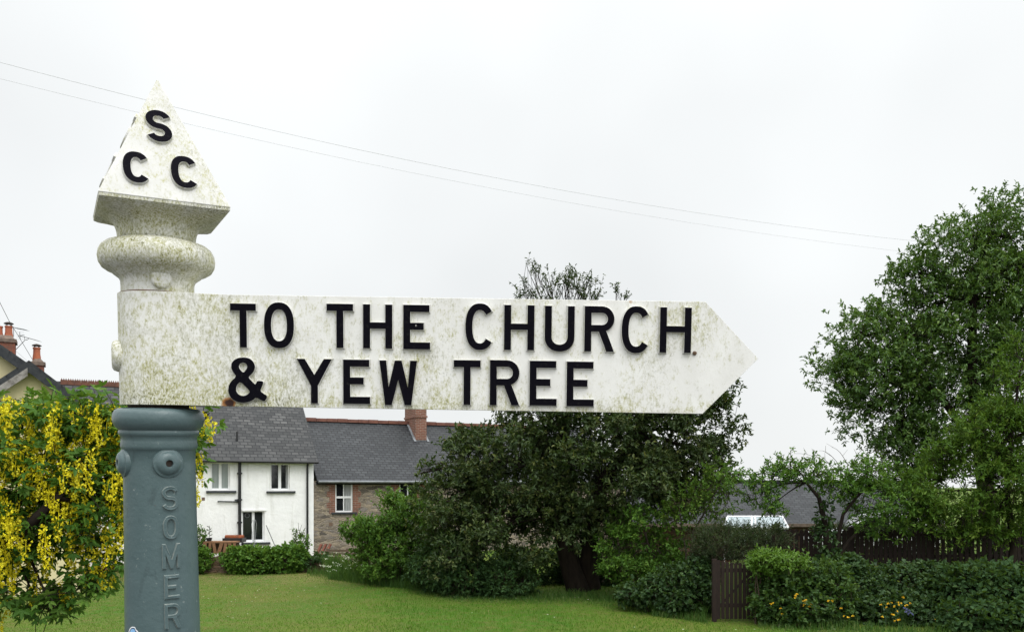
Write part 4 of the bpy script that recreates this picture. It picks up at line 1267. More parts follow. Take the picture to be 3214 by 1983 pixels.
mb = MB(); mb.tube([h6(560, 1180, 31.2), h6(690, 1156, 31.4)], 0.018, 6); tag(mb.build('loose_rail', M['grey_metal']), 'pale grey rail lying over the ivy by the leaning pole', 'rail')
for i in range(3):
    mb = MB(); X = 1020 + i * 36
    P0, P1 = h6(X - 4, 1222, 31.6), h6(X + 34, 1138, 31.8)
    d_ = (P1 - P0).normalized(); sx_ = Vector((0.11, 0, 0)); th = Vector((0, 0.05, 0))
    vs = [P0, P0 + sx_, P1 + sx_, P1]; mb.add(vs + [v_ + th for v_ in vs], [(0, 1, 2, 3), (7, 6, 5, 4), (0, 4, 5, 1), (1, 5, 6, 2), (2, 6, 7, 3), (3, 7, 4, 0)])
    mb.tube([P0 + sx_ * .5 + Vector((0, -.02, 0)), P1 + sx_ * .5 + Vector((0, -.02, 0))], 0.045, 8)
    tag(mb.build('leaning_plank', M['brick_old']), ['leftmost of three red brown planks leaning by the stone cottage', 'middle of three red brown planks leaning by the stone cottage', 'rightmost of three red brown planks leaning by the stone cottage'][i], 'plank', 'planks leaning by the stone cottage')
fo = h6(1225, 1230, 31.0)
lf = thing('low_rail_fence', 'low grey timber rail fence beside the green bush at the stone cottage', 'fence', fo)
a, b = h6(1112, 1182, 31.0) - fo, h6(1420, 1230, 31.0) - fo
for z0, z1 in ((a.z - 0.08, a.z), (a.z - 0.22, a.z - 0.12), (a.z - 0.42, a.z - 0.27)):
    mb = MB(); mb.box(a.x, b.x, -0.02, 0.02, z0, z1); mb.build('rail', M['timber_grey'], lf)
for u in (a.x - .02, (a.x + b.x) / 2, b.x):
    mb = MB(); mb.box(u, u + 0.08, 0.023, 0.10, -0.5, a.z + 0.03); mb.build('fence_post', M['timber_grey'], lf)

# ---- picket fence and gate on the right
FD = 22.2
z3 = lambda X, Y, D=FD: at(2250 + X / 2.389, 1350 + Y / 2.389, D)
f0 = z3(450, 980)
pf = thing('picket_fence', 'long dark brown picket fence above the leafy bank', 'fence', (f0.x, FD, f0.z))
fl = 9.4
top = z3(600, 742).z - f0.z
posts = [0.02, 1.95, 4.02, 6.42, 8.7]
for i, u in enumerate(posts):
    mb = MB(); mb.box(u - 0.065, u + 0.065, 0.03, 0.16, -0.6, top + (0.13 if i == 0 else 0.05))
    mb.add([(u - .065, .03, top + (0.131 if i == 0 else 0.051)), (u + .065, .03, top + (0.131 if i == 0 else 0.051)), (u + .065, .16, top + (0.131 if i == 0 else 0.051)), (u - .065, .16, top + (0.131 if i == 0 else 0.051)), (u, .095, top + (0.17 if i == 0 else 0.09))], [(0, 1, 4), (1, 2, 4), (2, 3, 4), (3, 0, 4)])
    mb.build('fence_post', M['picket'], pf)
rr = random.Random(9)
for i in range(len(posts) - 1):
    mb = MB(); u = posts[i] + 0.12
    sp_ = 0.122 if i < 2 else 0.150
    while u < posts[i + 1] - 0.04:
        h_ = top + rr.uniform(-0.012, 0.012); bt = -0.10 + rr.uniform(-0.02, 0.02); w_ = 0.098 if i < 2 else 0.092; x_ = u + rr.uniform(-.006, .006); tl = rr.uniform(-.008, .008)
        mb.prism([(x_ - w_ / 2, bt), (x_ + w_ / 2, bt), (x_ + w_ / 2 + tl, h_ - 0.03), (x_ + tl + 0.012, h_), (x_ + tl - 0.012, h_), (x_ - w_ / 2 + tl, h_ - 0.03)], -0.02, -0.001)
        u += sp_
    mb.build('picket_panel', M['picket'], pf)
    for z_ in (0.10, top - 0.17):
        mb = MB(); mb.box(posts[i] + 0.067, posts[i + 1] - 0.067, 0.0, 0.035, z_, z_ + 0.075); mb.build('rail', M['picket'], pf)
GD = 19.5
z2 = lambda X, Y, D=GD: at(1700 + X / 1.815, 1150 + Y / 1.815, D)
g0 = z2(1004, 1420)
gt = thing('picket_gate', 'dark brown picket gate standing on the lawn between leafy hedges', 'gate', g0)
w_ = z2(1212, 1300).x - g0.x; h_ = z2(1000, 1100).z - g0.z
n = 9
mb = MB()
for i in range(n):
    x_ = 0.015 + (w_ - 0.05) * i / (n - 1)
    hh = h_ - 0.05 * math.sin(i / (n - 1) * math.pi) - 0.03 * i / (n - 1) + rr.uniform(-.008, .008)
    mb.prism([(x_ - .038, -0.06), (x_ + .038, -0.06), (x_ + .038, hh - .02), (x_ + .014, hh), (x_ - .014, hh), (x_ - .038, hh - .02)], -0.025, -0.002)
mb.build('pickets', M['picket'], gt)
for z_ in (0.2, h_ - 0.28):
    mb = MB(); mb.box(0.04, w_, 0.0, 0.04, z_, z_ + 0.09); mb.build('rail', M['picket'], gt)
mb = MB(); mb.tube([(0.08, 0.02, 0.26), (w_ - 0.06, 0.02, h_ - 0.26)], 0.035, 4); mb.build('brace', M['picket'], gt)
for u in (-0.075, w_ + 0.06):
    mb = MB(); mb.box(u - 0.05, u + 0.05, -0.03, 0.07, -0.3, h_ + 0.02); mb.build('gate_post', M['picket'], gt)

# ------------------------------------------------------------------ vegetation
def unit(a):
    return a / np.maximum(np.linalg.norm(a, axis=1, keepdims=True), 1e-9)
def mesh_np(name, V, F, tint, mats, parent, smooth=False, mi=None):
    me = bpy.data.meshes.new(name)
    nf, k = F.shape
    me.vertices.add(len(V)); me.vertices.foreach_set('co', np.ascontiguousarray(V, dtype=np.float32).ravel())
    me.loops.add(nf * k); me.loops.foreach_set('vertex_index', np.ascontiguousarray(F, dtype=np.int32).ravel())
    me.polygons.add(nf); me.polygons.foreach_set('loop_start', np.arange(nf, dtype=np.int32) * k)
    if not isinstance(mats, (list, tuple)): mats = [mats]
    for m in mats: me.materials.append(m)
    if mi is not None: me.polygons.foreach_set('material_index', mi.astype(np.int32))
    me.update(calc_edges=True)
    if tint is not None:
        a = me.attributes.new('tint', 'FLOAT', 'FACE'); a.data.foreach_set('value', np.ascontiguousarray(tint, dtype=np.float32))
    o = bpy.data.objects.new(name, me); COL.objects.link(o)
    if parent: o.parent = parent
    return o
def leaf_arrays(P, D, N, L, W, fold=0.22, droop=0.12):
    D = unit(D); S = unit(np.cross(D, N)); N = unit(np.cross(S, D))
    L = L[:, None]; W = W[:, None]
    up = N * W * fold
    b = P
    r1 = P + D * L * .32 + S * W * .5 + up
    r2 = P + D * L * .70 + S * W * .38 + up - N * L * droop * .4
    t = P + D * L - N * L * droop
    l1 = P + D * L * .32 - S * W * .5 + up
    l2 = P + D * L * .70 - S * W * .38 + up - N * L * droop * .4
    V = np.stack([b, r1, r2, t, l1, l2], 1).reshape(-1, 3)
    i = np.arange(len(P))[:, None] * 6
    F = np.concatenate([i + np.array([[0, 1, 2, 3]]), i + np.array([[0, 3, 5, 4]])], 1).reshape(-1, 4)
    return V, F
def leaves(name, P, D, N, L, W, tint, mat, parent, origin, fold=0.22, droop=0.12):
    V, F = leaf_arrays(P - np.array(origin)[None], D, N, L, W, fold, droop)
    return mesh_np(name, V, F, np.repeat(tint, 2), mat, parent)

def lobes_from(px, D):
    """(x, y, rx, ry, depth offset, depth radius[, weight]) in the overview's reading grid -> world ellipsoids"""
    out = []
    for q in px:
        x, y, rx, ry, dz, rz = q[:6]
        d = D + dz
        s = 1.3113 / F * d
        c = atd(x, y, d)
        out.append((np.array(c), np.array([rx * s, rz, ry * s]), q[6] if len(q) > 6 else 1.0))
    return out
def sample_lobes(lobes, n, r0, g, amp=0.16, reject=0.55):
    w = np.array([max(l[1][0] * l[1][2] + l[1][1] * (l[1][0] + l[1][2]) * .5, 1e-4) * l[2] for l in lobes]); w /= w.sum()
    Ps, Os = [], []
    ph = g.uniform(0, 6.28, (len(lobes), 6)); kk = g.normal(0, 3.2, (len(lobes), 6, 3))
    need = n
    while need > 0:
        m = int(need * 1.8) + 50
        li = g.choice(len(lobes), m, p=w)
        d = unit(g.normal(size=(m, 3)))
        C = np.array([l[0] for l in lobes])[li]; Rr = np.array([l[1] for l in lobes])[li]
        lump = 1 + amp * np.sin((kk[li] * d[:, None, :]).sum(2) + ph[li]).sum(1) / 2.2
        r = (r0 ** 3 + (1 - r0 ** 3) * g.random(m)) ** (1 / 3) * lump
        p = C + d * Rr * r[:, None]
        ok = np.ones(m, bool)
        for j, l in enumerate(lobes):
            q = (((p - l[0]) / l[1]) ** 2).sum(1)
            ok &= ~((q < reject ** 2) & (li != j))
        ok &= p[:, 2] > ground_z(p[:, 0], p[:, 1]) + 0.03
        p = p[ok][:need]; o = unit((p - C[ok][:need]) / Rr[ok][:need])
        Ps.append(p); Os.append(o); need -= len(p)
    return np.concatenate(Ps), np.concatenate(Os)

def clumped(lobes, n, r0, g, amp, reject, n_cl, rad):
    """twig points gathered into leafy clumps, so light tufts stand before dark hollows"""
    C, CO = sample_lobes(lobes, n_cl, r0, g, amp, reject)
    w = g.gamma(2.0, 1.0, n_cl); w /= w.sum()
    i = g.choice(n_cl, n, p=w)
    rr = rad * g.uniform(.6, 1.35, n_cl)[i]
    off = unit(g.normal(size=(n, 3))) * (g.random(n) ** (1 / 2.2) * rr)[:, None] * np.array([1, 1, .72])
    P = C[i] + off
    O = unit(unit(off + np.array([0, 0, .15])) * .75 + CO[i] * .6)
    ok = P[:, 2] > ground_z(P[:, 0], P[:, 1]) + .03
    return P[ok], O[ok]
def twig_leaves(P, O, g, tw_len, per, L, W, up=0.35, jit=0.6, spread=0.6, lj=0.25, whorl=False):
    """leaves along a short twig at every sampled point"""
    n = len(P)
    d = unit(O + np.array([0, 0, up]) + g.normal(0, jit, (n, 3)))
    ln = tw_len * g.uniform(0.5, 1.5, n)
    t = g.random((n, per)) if not whorl else np.clip(g.normal(0.85, 0.22, (n, per)), 0, 1.05)
    base = P[:, None] + d[:, None] * (ln[:, None] * t)[..., None] + g.normal(0, 0.02 * tw_len, (n, per, 3))
    ld = d[:, None] * 0.55 + g.normal(0, spread, (n, per, 3))
    nn = np.array([0, 0, 1.0]) + O[:, None] * 0.5 + g.normal(0, 0.55, (n, per, 3))
    k = n * per
    LL = L * g.uniform(1 - lj, 1 + lj, k); WW = W * g.uniform(1 - lj, 1 + lj, k)
    ct = np.repeat(g.random(n), per)
    tint = np.clip(0.55 * ct + 0.45 * g.random(k), 0, 1)
    return base.reshape(-1, 3), ld.reshape(-1, 3), nn.reshape(-1, 3), LL, WW, tint, d, ln

def twig_mesh(name, P, d, ln, r, g, mat, parent, origin, back=1.2):
    """thin three-sided twigs, bent a little"""
    n = len(P)
    a = P - d * (ln * back)[:, None] + np.stack([np.zeros(n), np.zeros(n), -0.25 * ln], 1)
    m = P + g.normal(0, 0.1, (n, 3)) * ln[:, None]
    e = P + d * ln[:, None]
    s = unit(np.cross(d, g.normal(size=(n, 3)))); q = unit(np.cross(d, s))
    V = []
    for p, rr in ((a, r * 1.3), (m, r), (e, r * .4)):
        for th in (0, 2.094, 4.189):
            V.append(p + (s * math.cos(th) + q * math.sin(th)) * rr - np.array(origin)[None])
    V = np.stack(V, 1).reshape(-1, 3)
    i = np.arange(n)[:, None] * 9
    fs = []
    for lv in (0, 3):
        for k in range(3):
            k2 = (k + 1) % 3
            fs.append(i + np.array([[lv + k, lv + k2, lv + 3 + k2, lv + 3 + k]]))
    Fa = np.concatenate(fs, 1).reshape(-1, 4)
    return mesh_np(name, V, Fa, None, mat, parent)

def bez(a, c, b, n=7):
    return [a * ((1 - t) ** 2) + c * (2 * t * (1 - t)) + b * (t * t) for t in [i / (n - 1) for i in range(n)]]
def limbs(mb, starts, lobes, g, r0, sub=5, r1=0.4, origin=Vector((0, 0, 0))):
    for l in lobes:
        c = Vector(l[0])
        s = min(starts, key=lambda q: (q - c).length)
        mid = (s + c) / 2 + Vector((g.normal(0, .1), g.normal(0, .1), 0.15)) * (c - s).length
        p = bez(s, mid, c, 9)
        mb.tube([q - origin for q in p], [r0 * (1 - .65 * i / 8) for i in range(9)], 7)
        for k in range(sub):
            d = Vector(unit(g.normal(size=(1, 3)))[0]); d.z = abs(d.z) * .8
            e = c + Vector((d.x * l[1][0], d.y * l[1][1], d.z * l[1][2])) * g.uniform(.6, .95)
            f = p[int(g.integers(4, 9))]
            m2 = (f + e) / 2 + Vector(g.normal(0, .12, 3)) * (e - f).length
            q = bez(f, m2, e, 6)
            mb.tube([v - origin for v in q], [r0 * r1 * (1 - .75 * i / 5) for i in range(6)], 5)

BARK = simple('grey_brown_bark', (0.075, 0.058, 0.045), (0.035, 0.028, 0.022), 9, 0.95, 0.1, bump=0.6, stretch=(1, 1, 0.3))
BARK_D = simple('dark_ivy_bark', (0.028, 0.021, 0.016), (0.014, 0.011, 0.009), 9, 0.95, 0.1, bump=0.6, stretch=(1, 1, 0.3))
TWIG = simple('brown_twig', (0.07, 0.052, 0.038), (0.045, 0.034, 0.026), 12, 0.9, 0.1)
LM = {
 'evergreen': leaf_mat('dark_evergreen_leaf', [(0, (0.020, 0.038, 0.014)), (0.5, (0.042, 0.069, 0.021)), (0.85, (0.081, 0.101, 0.028)), (1, (0.176, 0.172, 0.042))], 0.5, 0.22, 0.12),
 'tall': leaf_mat('glossy_green_leaf', [(0, (0.035, 0.081, 0.017)), (0.5, (0.067, 0.142, 0.027)), (1, (0.152, 0.230, 0.049))], 0.42, 0.35, 0.25),
 'elder': leaf_mat('deep_green_leaf', [(0, (0.034, 0.078, 0.010)), (0.6, (0.067, 0.140, 0.014)), (1, (0.144, 0.197, 0.030))], 0.6, 0.18, 0.25),
 'fresh': leaf_mat('fresh_green_leaf', [(0, (0.038, 0.103, 0.016)), (0.6, (0.083, 0.180, 0.024)), (1, (0.161, 0.264, 0.038))], 0.55, 0.22, 0.3),
 'bright': leaf_mat('bright_green_leaf', [(0, (0.060, 0.135, 0.016)), (0.6, (0.105, 0.210, 0.024)), (1, (0.170, 0.280, 0.048))], 0.5, 0.35, 0.35),
 'hedge': leaf_mat('ivy_green_leaf', [(0, (0.017, 0.041, 0.015)), (0.6, (0.034, 0.074, 0.022)), (1, (0.071, 0.121, 0.037))], 0.5, 0.22, 0.18),
 'nettle': leaf_mat('nettle_leaf', [(0, (0.017, 0.042, 0.013)), (0.6, (0.031, 0.073, 0.021)), (1, (0.058, 0.104, 0.029))], 0.7, 0.2, 0.2),
 'heather': leaf_mat('grey_green_needle', [(0, (0.022, 0.040, 0.018)), (0.6, (0.040, 0.059, 0.026)), (1, (0.088, 0.083, 0.044))], 0.7, 0.2, 0.15),
 'laburnum': leaf_mat('laburnum_leaf', [(0, (0.034, 0.103, 0.014)), (0.6, (0.075, 0.172, 0.021)), (1, (0.161, 0.265, 0.046))], 0.55, 0.22, 0.35),
 'raceme': leaf_mat('yellow_petal', [(0, (0.62, 0.52, 0.008)), (0.5, (0.80, 0.70, 0.016)), (1, (0.88, 0.82, 0.08))], 0.6, 0.2, 0.22),
 'grass': leaf_mat('lawn_blade', [(0, (0.046, 0.128, 0.009)), (0.5, (0.089, 0.196, 0.015)), (0.9, (0.176, 0.209, 0.046)), (1, (0.297, 0.257, 0.108))], 0.6, 0.2, 0.25),
 'tallgrass': leaf_mat('tall_grass_blade', [(0, (0.028, 0.075, 0.011)), (0.7, (0.057, 0.127, 0.021)), (1, (0.138, 0.172, 0.052))], 0.6, 0.25, 0.25),
 'white': leaf_mat('white_petal', [(0, (0.30, 0.36, 0.20)), (1, (0.66, 0.68, 0.56))], 0.7, 0.2, 0.2),
 'poppy': leaf_mat('poppy_petal', [(0, (0.75, 0.42, 0.02)), (1, (0.85, 0.58, 0.04))], 0.6, 0.2, 0.2),
 'bluebell': leaf_mat('bluebell_petal', [(0, (0.10, 0.11, 0.28)), (1, (0.20, 0.20, 0.42))], 0.6, 0.2, 0.2),
 'bramble': leaf_mat('bramble_leaf', [(0, (0.020, 0.050, 0.014)), (0.6, (0.042, 0.092, 0.020)), (1, (0.095, 0.150, 0.036))], 0.55, 0.22, 0.25),
}

def plant(name, label, cat, base, lobes, mat, n, per, tw, L, W, seed, trunks=None, r_limb=0.05, r0=0.6, bark=None, up=0.35, spread=0.6, amp=0.16, twigs=True, group=None, sub=5, reject=0.55, whorl=False, twr=0.006, stems=0, crown_name='crown', lj=0.42, jit=0.6, clump=None):
    g = np.random.default_rng(seed)
    t = thing(name, label, cat, base, group=group)
    P, O = clumped(lobes, n, r0, g, amp, reject, *clump) if clump else sample_lobes(lobes, n, r0, g, amp, reject)
    B, D, N, LL, WW, tint, d, ln = twig_leaves(P, O, g, tw, per, L, W, up, jit, spread, lj, whorl)
    leaves(crown_name, B, D, N, LL, WW, tint, LM[mat], t, base)
    if trunks:
        mb = MB(); starts = []
        for pts, rad in trunks:
            pts = [Vector(p) for p in pts]
            mb.tube([p - Vector(base) for p in pts], rad, 12); starts += pts[len(pts) // 2:]
        mb.build('trunk', bark or BARK, t, smooth=60)
        mb = MB(); limbs(mb, starts, lobes, g, r_limb, sub, origin=Vector(base)); mb.build('branches', bark or BARK, t, smooth=60)
    if stems:
        mb = MB()
        for i in range(stems):
            l = lobes[int(g.integers(len(lobes)))]
            e = Vector(l[0] + l[1] * g.uniform(-.5, .5, 3)); b = Vector((e.x * .75 + base[0] * .25 + g.normal(0, .15), e.y + g.normal(0, .15), 0)); b.z = float(ground_z(b.x, b.y)) - 0.1
            mb.tube([q - Vector(base) for q in bez(b, (b + e) / 2 + Vector((0, 0, .2)), e, 6)], [0.022, .02, .017, .014, .011, .008], 5)
        mb.build('stems', bark or TWIG, t, smooth=60)
    if twigs:
        twig_mesh('twigs', P[::3], d[::3], ln[::3], twr, g, bark or TWIG, t, base, back=0.9)
    return t
def gbase(x, y, D):
    p = atd(x, y, D); p.z = float(ground_z(p.x, D)); return p

# ---- the big dark evergreen over the lawn
D0 = 25.0
lob = lobes_from([(1430, 1020, 220, 150, 0, 2.5), (1230, 1122, 138, 108, -.4, 1.8), (1470, 1060, 120, 85, -.9, 1.2), (1400, 1000, 120, 60, -.6, 1.2), (1130, 1115, 80, 78, 0, 1.3), (1075, 1195, 70, 85, -.3, 1.3), (1215, 1255, 135, 85, -1.0, 1.5), (1100, 1270, 105, 90, -.8, 1.3), (1620, 1030, 150, 110, .2, 2.0), (1640, 1150, 105, 75, 0, 1.6),
                  (1440, 1150, 190, 95, 0, 2.2), (1560, 910, 165, 95, 0, 2.0), (1290, 900, 150, 95, 0, 1.6), (1712, 1005, 42, 78, 0, .7), (1675, 1090, 65, 65, .4, 1.0), (1008, 1132, 30, 20, 0, .4, .5), (1420, 1245, 115, 42, .2, 1.4), (1300, 1232, 90, 55, -.7, 1.0)], D0)
tr1 = ([atd(1388, 1425, D0), atd(1366, 1360, D0), atd(1350, 1300, D0), atd(1336, 1220, D0 + .1), atd(1330, 1120, D0 + .2), atd(1370, 950, D0 + .2), atd(1360, 800, D0)], [0.36, .30, .26, .24, .20, .13, .05])
tr2 = ([atd(1412, 1425, D0 + .4), atd(1405, 1350, D0 + .4), atd(1412, 1270, D0 + .4), atd(1440, 1160, D0 + .4), atd(1520, 1040, D0 + .4), atd(1600, 920, D0)], [0.36, .31, .27, .22, .15, .06])
ever = plant('evergreen_tree', 'big dark evergreen tree with two dark trunks, its crown spreading behind the white arm', 'tree', gbase(1398, 1410, D0), lob, 'evergreen', 14500, 9, 0.22, 0.115, 0.052, 21, [tr1, tr2], 0.07, r0=0.62, bark=BARK_D, up=0.25, reject=0.6, amp=0.2, sub=7, clump=(620, 0.48))
# its thin top, reaching above the arm
g = np.random.default_rng(5)
lt = lobes_from([(1350, 720, 120, 70, 0, .8), (1290, 690, 55, 45, 0, .5), (1255, 665, 25, 35, 0, .3, .5), (1400, 690, 55, 40, 0, .5), (1470, 715, 35, 15, 0, .3, .6), (1240, 700, 40, 25, 0, .3, .6)], D0)
P, O = clumped(lt, 250, 0.2, g, 0.25, 0.2, 90, 0.17)
O = unit(O * np.array([1, .6, .2]) + np.array([0, 0, .9]))
B, D_, N_, LL, WW, ti, d, ln = twig_leaves(P, O, g, 0.26, 8, 0.095, 0.036, 0.4, 0.35, 0.6)
eb = ever.location
leaves('crown', B, D_, N_, LL, WW, ti, LM['evergreen'], ever, eb)
twig_mesh('twigs', P, d, ln, 0.0055, g, BARK_D, ever, eb, back=1.6)
mb = MB()
hub = atd(1365, 830, D0)
for i in range(30):
    e = Vector(P[i * 6]); m = (hub + e) / 2 + Vector((g.normal(0, .12), g.normal(0, .1), .1))
    mb.tube([q - eb for q in bez(hub, m, e, 7)], [.03, .024, .019, .015, .012, .009, .006], 5)
mb.build('branches', BARK_D, ever, smooth=60)

# ---- hawthorn-like green bush left of it
plant('round_bush', 'rounded fresh green bush against the stone cottage wall', 'bush', gbase(940, 1380, 27), lobes_from([(930, 1245, 70, 62, 0, 1.2), (985, 1228, 52, 42, 0, 1.0), (888, 1292, 50, 50, 0, .8), (955, 1318, 80, 62, -.3, 1.1), (1015, 1290, 55, 80, .1, 1.1), (905, 1345, 60, 35, -.3, .8)], 27), 'fresh', 3300, 9, 0.20, 0.085, 0.05, 31, stems=14, r0=0.6, amp=0.2, up=0.5, clump=(220, 0.36))
# ---- tall tree at right
D1 = 27.0
lob = lobes_from([(2075, 805, 72, 55, 0, 1.0), (2045, 885, 40, 40, 0, .7, .8), (2120, 890, 125, 95, .2, 1.6), (2105, 985, 85, 80, 0, 1.2), (2095, 930, 80, 60, -.4, 1.0), (2170, 800, 80, 80, -.4, 1.2), (2180, 1075, 85, 75, 0, 1.2), (2240, 880, 115, 130, 0, 1.8), (2235, 730, 75, 62, 0, 1.1), (2200, 655, 55, 45, 0, .8, .8), (2270, 590, 50, 50, 0, .8, .8), (2330, 640, 90, 85, 0, 1.4), (2380, 530, 48, 55, 0, .8, .8), (2430, 580, 80, 80, 0, 1.2),
                  (2385, 780, 120, 150, .2, 2.0), (2280, 1010, 110, 100, .3, 1.6), (2190, 1150, 60, 45, 0, .8), (2510, 720, 120, 200, 0, 2.0, .6), (2400, 950, 110, 110, .5, 1.6, .6)], D1)
tb = gbase(2380, 1380, D1)
trk = ([tb + Vector((0, 0, -.2)), atd(2370, 1250, D1), atd(2345, 1050, D1), atd(2325, 900, D1), atd(2330, 720, D1), atd(2370, 560, D1)], [.34, .28, .22, .17, .10, .04])
tr_b = ([atd(2345, 1080, D1), atd(2260, 960, D1), atd(2160, 870, D1), atd(2060, 810, D1)], [.15, .11, .07, .03])
plant('broadleaf_tree', 'tall glossy leaved tree with ragged airy crown at the right edge', 'tree', tb, lob, 'tall', 9500, 9, 0.32, 0.128, 0.050, 41, [trk, tr_b], 0.055, r0=0.35, up=0.45, amp=0.22, reject=0.35, sub=8, whorl=True, twr=0.0045, spread=0.8, bark=BARK_D, clump=(820, 0.58))
# ---- elder in front of it
D2 = 21.4
lob = lobes_from([(2235, 1190, 85, 60, 0, .9), (2330, 1140, 105, 85, 0, 1.1), (2300, 1240, 110, 50, -.1, .8), (2395, 1060, 75, 90, 0, 1.0), (2430, 940, 52, 85, .1, .8), (2455, 850, 40, 60, .2, .6), (2440, 1180, 70, 85, -.2, .9), (2530, 1020, 110, 190, .1, 1.3, .7), (2350, 1010, 50, 45, .1, .6), (2270, 1100, 50, 40, .1, .6), (2380, 1270, 70, 30, -.2, .5)], D2)
eb_ = gbase(2420, 1420, D2)
plant('elder_tree', 'spreading deep green elder overhanging the picket fence at the right edge', 'tree', eb_, lob, 'elder', 3600, 9, 0.24, 0.105, 0.036, 51, [([eb_ + Vector((0, 0, -.1)), atd(2425, 1300, D2), atd(2410, 1180, D2), atd(2420, 1050, D2), atd(2440, 900, D2)], [.11, .09, .07, .05, .02])], 0.03, r0=0.55, up=0.3, amp=0.22, reject=0.55, bark=BARK_D, clump=(260, 0.34))
g = np.random.default_rng(8)
for i in range(9):
    x, y = [(2385, 960), (2440, 900), (2310, 1120), (2290, 1060), (2420, 1010), (2352, 1065), (2330, 1205), (2260, 1150), (2400, 1110)][i]
# ---- small crooked tree with ivy on its trunk, before the fence
D3 = 21.4
sb = gbase(1985, 1370, D3)
lob = lobes_from([(1850, 1140, 52, 28, 0, .5), (1815, 1185, 36, 28, 0, .4), (1845, 1215, 26, 26, 0, .35), (1945, 1128, 75, 28, 0, .6), (1900, 1118, 40, 20, 0, .4), (2005, 1165, 55, 32, .1, .5), (2070, 1130, 60, 34, .1, .6), (2090, 1195, 75, 48, .1, .7), (2155, 1205, 65, 55, .1, .7), (1755, 1140, 40, 16, 0, .3, .7), (2120, 1255, 80, 25, .1, .5, .8)], D3)
tk = [([sb + Vector((0, 0, -.1)), atd(1980, 1300, D3), atd(1972, 1240, D3), atd(1960, 1190, D3), atd(1930, 1155, D3)], [.10, .085, .07, .05, .03]),
      ([atd(2000, 1360, D3), atd(2005, 1290, D3), atd(2018, 1230, D3), atd(2050, 1190, D3), atd(2080, 1160, D3)], [.06, .05, .042, .032, .02]),
      ([atd(2002, 1340, D3), atd(2035, 1290, D3), atd(2075, 1255, D3)], [.05, .04, .02])]
crook = plant('crooked_tree', 'small crooked tree with ivy clad trunk and bare twigs in front of the fence', 'tree', sb, lob, 'fresh', 1150, 10, 0.22, 0.09, 0.034, 61, tk, 0.022, r0=0.35, up=0.1, amp=0.25, bark=BARK_D, sub=6)
iv = lobes_from([(1975, 1290, 24, 50, -.05, .3), (1972, 1235, 20, 40, 0, .22), (1990, 1340, 34, 30, -.05, .3)], D3)
g = np.random.default_rng(62)
P, O = sample_lobes(iv, 260, 0.6, g)
B, D_, N_, LL, WW, ti, d, ln = twig_leaves(P, O, g, 0.08, 5, 0.075, 0.06, 0.0, 0.5, 0.6)
leaves('ivy', B, D_, N_, LL, WW, ti, LM['hedge'], crook, sb)
mb = MB()
for (x, y, x2, y2) in ((2000, 1120, 1900, 1085), (2030, 1115, 1990, 1070), (2040, 1110, 2075, 1075), (2060, 1110, 2110, 1078), (1990, 1118, 1945, 1090), (2050, 1112, 2120, 1098), (2010, 1115, 1960, 1078)):
    a, b = atd(x, y, D3), atd(x2, y2, D3)
    m = (a + b) / 2 + Vector((0, g.normal(0, .05), .22))
    q = bez(a, m, b, 7); mb.tube([v - sb for v in q], [.009, .008, .007, .006, .005, .004, .003], 4)
    for t in (2, 4):
        e = q[t] + Vector((g.normal(0, .12), g.normal(0, .1), .16)); mb.tube([q[t] - sb, (q[t] + e) / 2 - sb, e - sb], [.005, .004, .003], 4)
mb.build('bare_twigs', TWIG, crook)

# ---- shrubs between the evergreen and the gate
D4 = 23.2
plant('young_tree', 'young fresh green tree just right of the two evergreen trunks', 'tree', gbase(1560, 1420, D4), lobes_from([(1545, 1275, 70, 50, 0, .8), (1480, 1320, 48, 42, -.2, .6), (1590, 1330, 58, 50, -.1, .7), (1520, 1235, 44, 30, 0, .5), (1500, 1365, 55, 35, -.2, .6), (1575, 1390, 55, 35, -.2, .6), (1445, 1350, 26, 22, -.2, .3)], D4), 'fresh', 1200, 9, 0.20, 0.08, 0.045, 71, [([gbase(1560, 1430, D4), atd(1558, 1370, D4), atd(1550, 1300, D4), atd(1540, 1250, D4)], [.05, .045, .035, .015])], 0.018, r0=0.45, amp=0.25, up=0.4, clump=(110, 0.24))
D5 = 22.6
plant('slender_shrub', 'slender open shrub with thin brown stems right of the evergreen crown', 'bush', gbase(1655, 1400, D5), lobes_from([(1690, 1175, 55, 32, 0, .5), (1735, 1128, 48, 24, 0, .4), (1640, 1205, 45, 30, 0, .5), (1700, 1225, 38, 22, 0, .4), (1615, 1240, 40, 30, 0, .4), (1740, 1190, 22, 26, 0, .3)], D5), 'elder', 430, 8, 0.2, 0.075, 0.036, 81,
      [([gbase(1655, 1410, D5), atd(1652, 1330, D5), atd(1660, 1270, D5), atd(1690, 1220, D5), atd(1720, 1165, D5)], [.035, .03, .026, .02, .01]), ([gbase(1640, 1410, D5), atd(1642, 1320, D5), atd(1632, 1260, D5), atd(1625, 1210, D5)], [.03, .026, .02, .01]), ([atd(1655, 1340, D5), atd(1668, 1300, D5), atd(1690, 1262, D5)], [.026, .02, .01])], 0.012, r0=0.3, amp=0.25, up=0.4)
D6 = 20.6
g = np.random.default_rng(91)
plant('needle_shrub', 'grey green fine needled shrub above the gate with upright shoots', 'bush', gbase(1740, 1400, D6), lobes_from([(1722, 1305, 62, 42, 0, .6), (1775, 1298, 58, 32, .2, .5), (1840, 1298, 46, 34, .3, .4), (1690, 1320, 30, 32, 0, .4)], D6), 'heather', 1500, 12, 0.24, 0.075, 0.012, 91, r0=0.6, up=1.3, spread=0.4, amp=0.12, stems=8, twr=0.005)
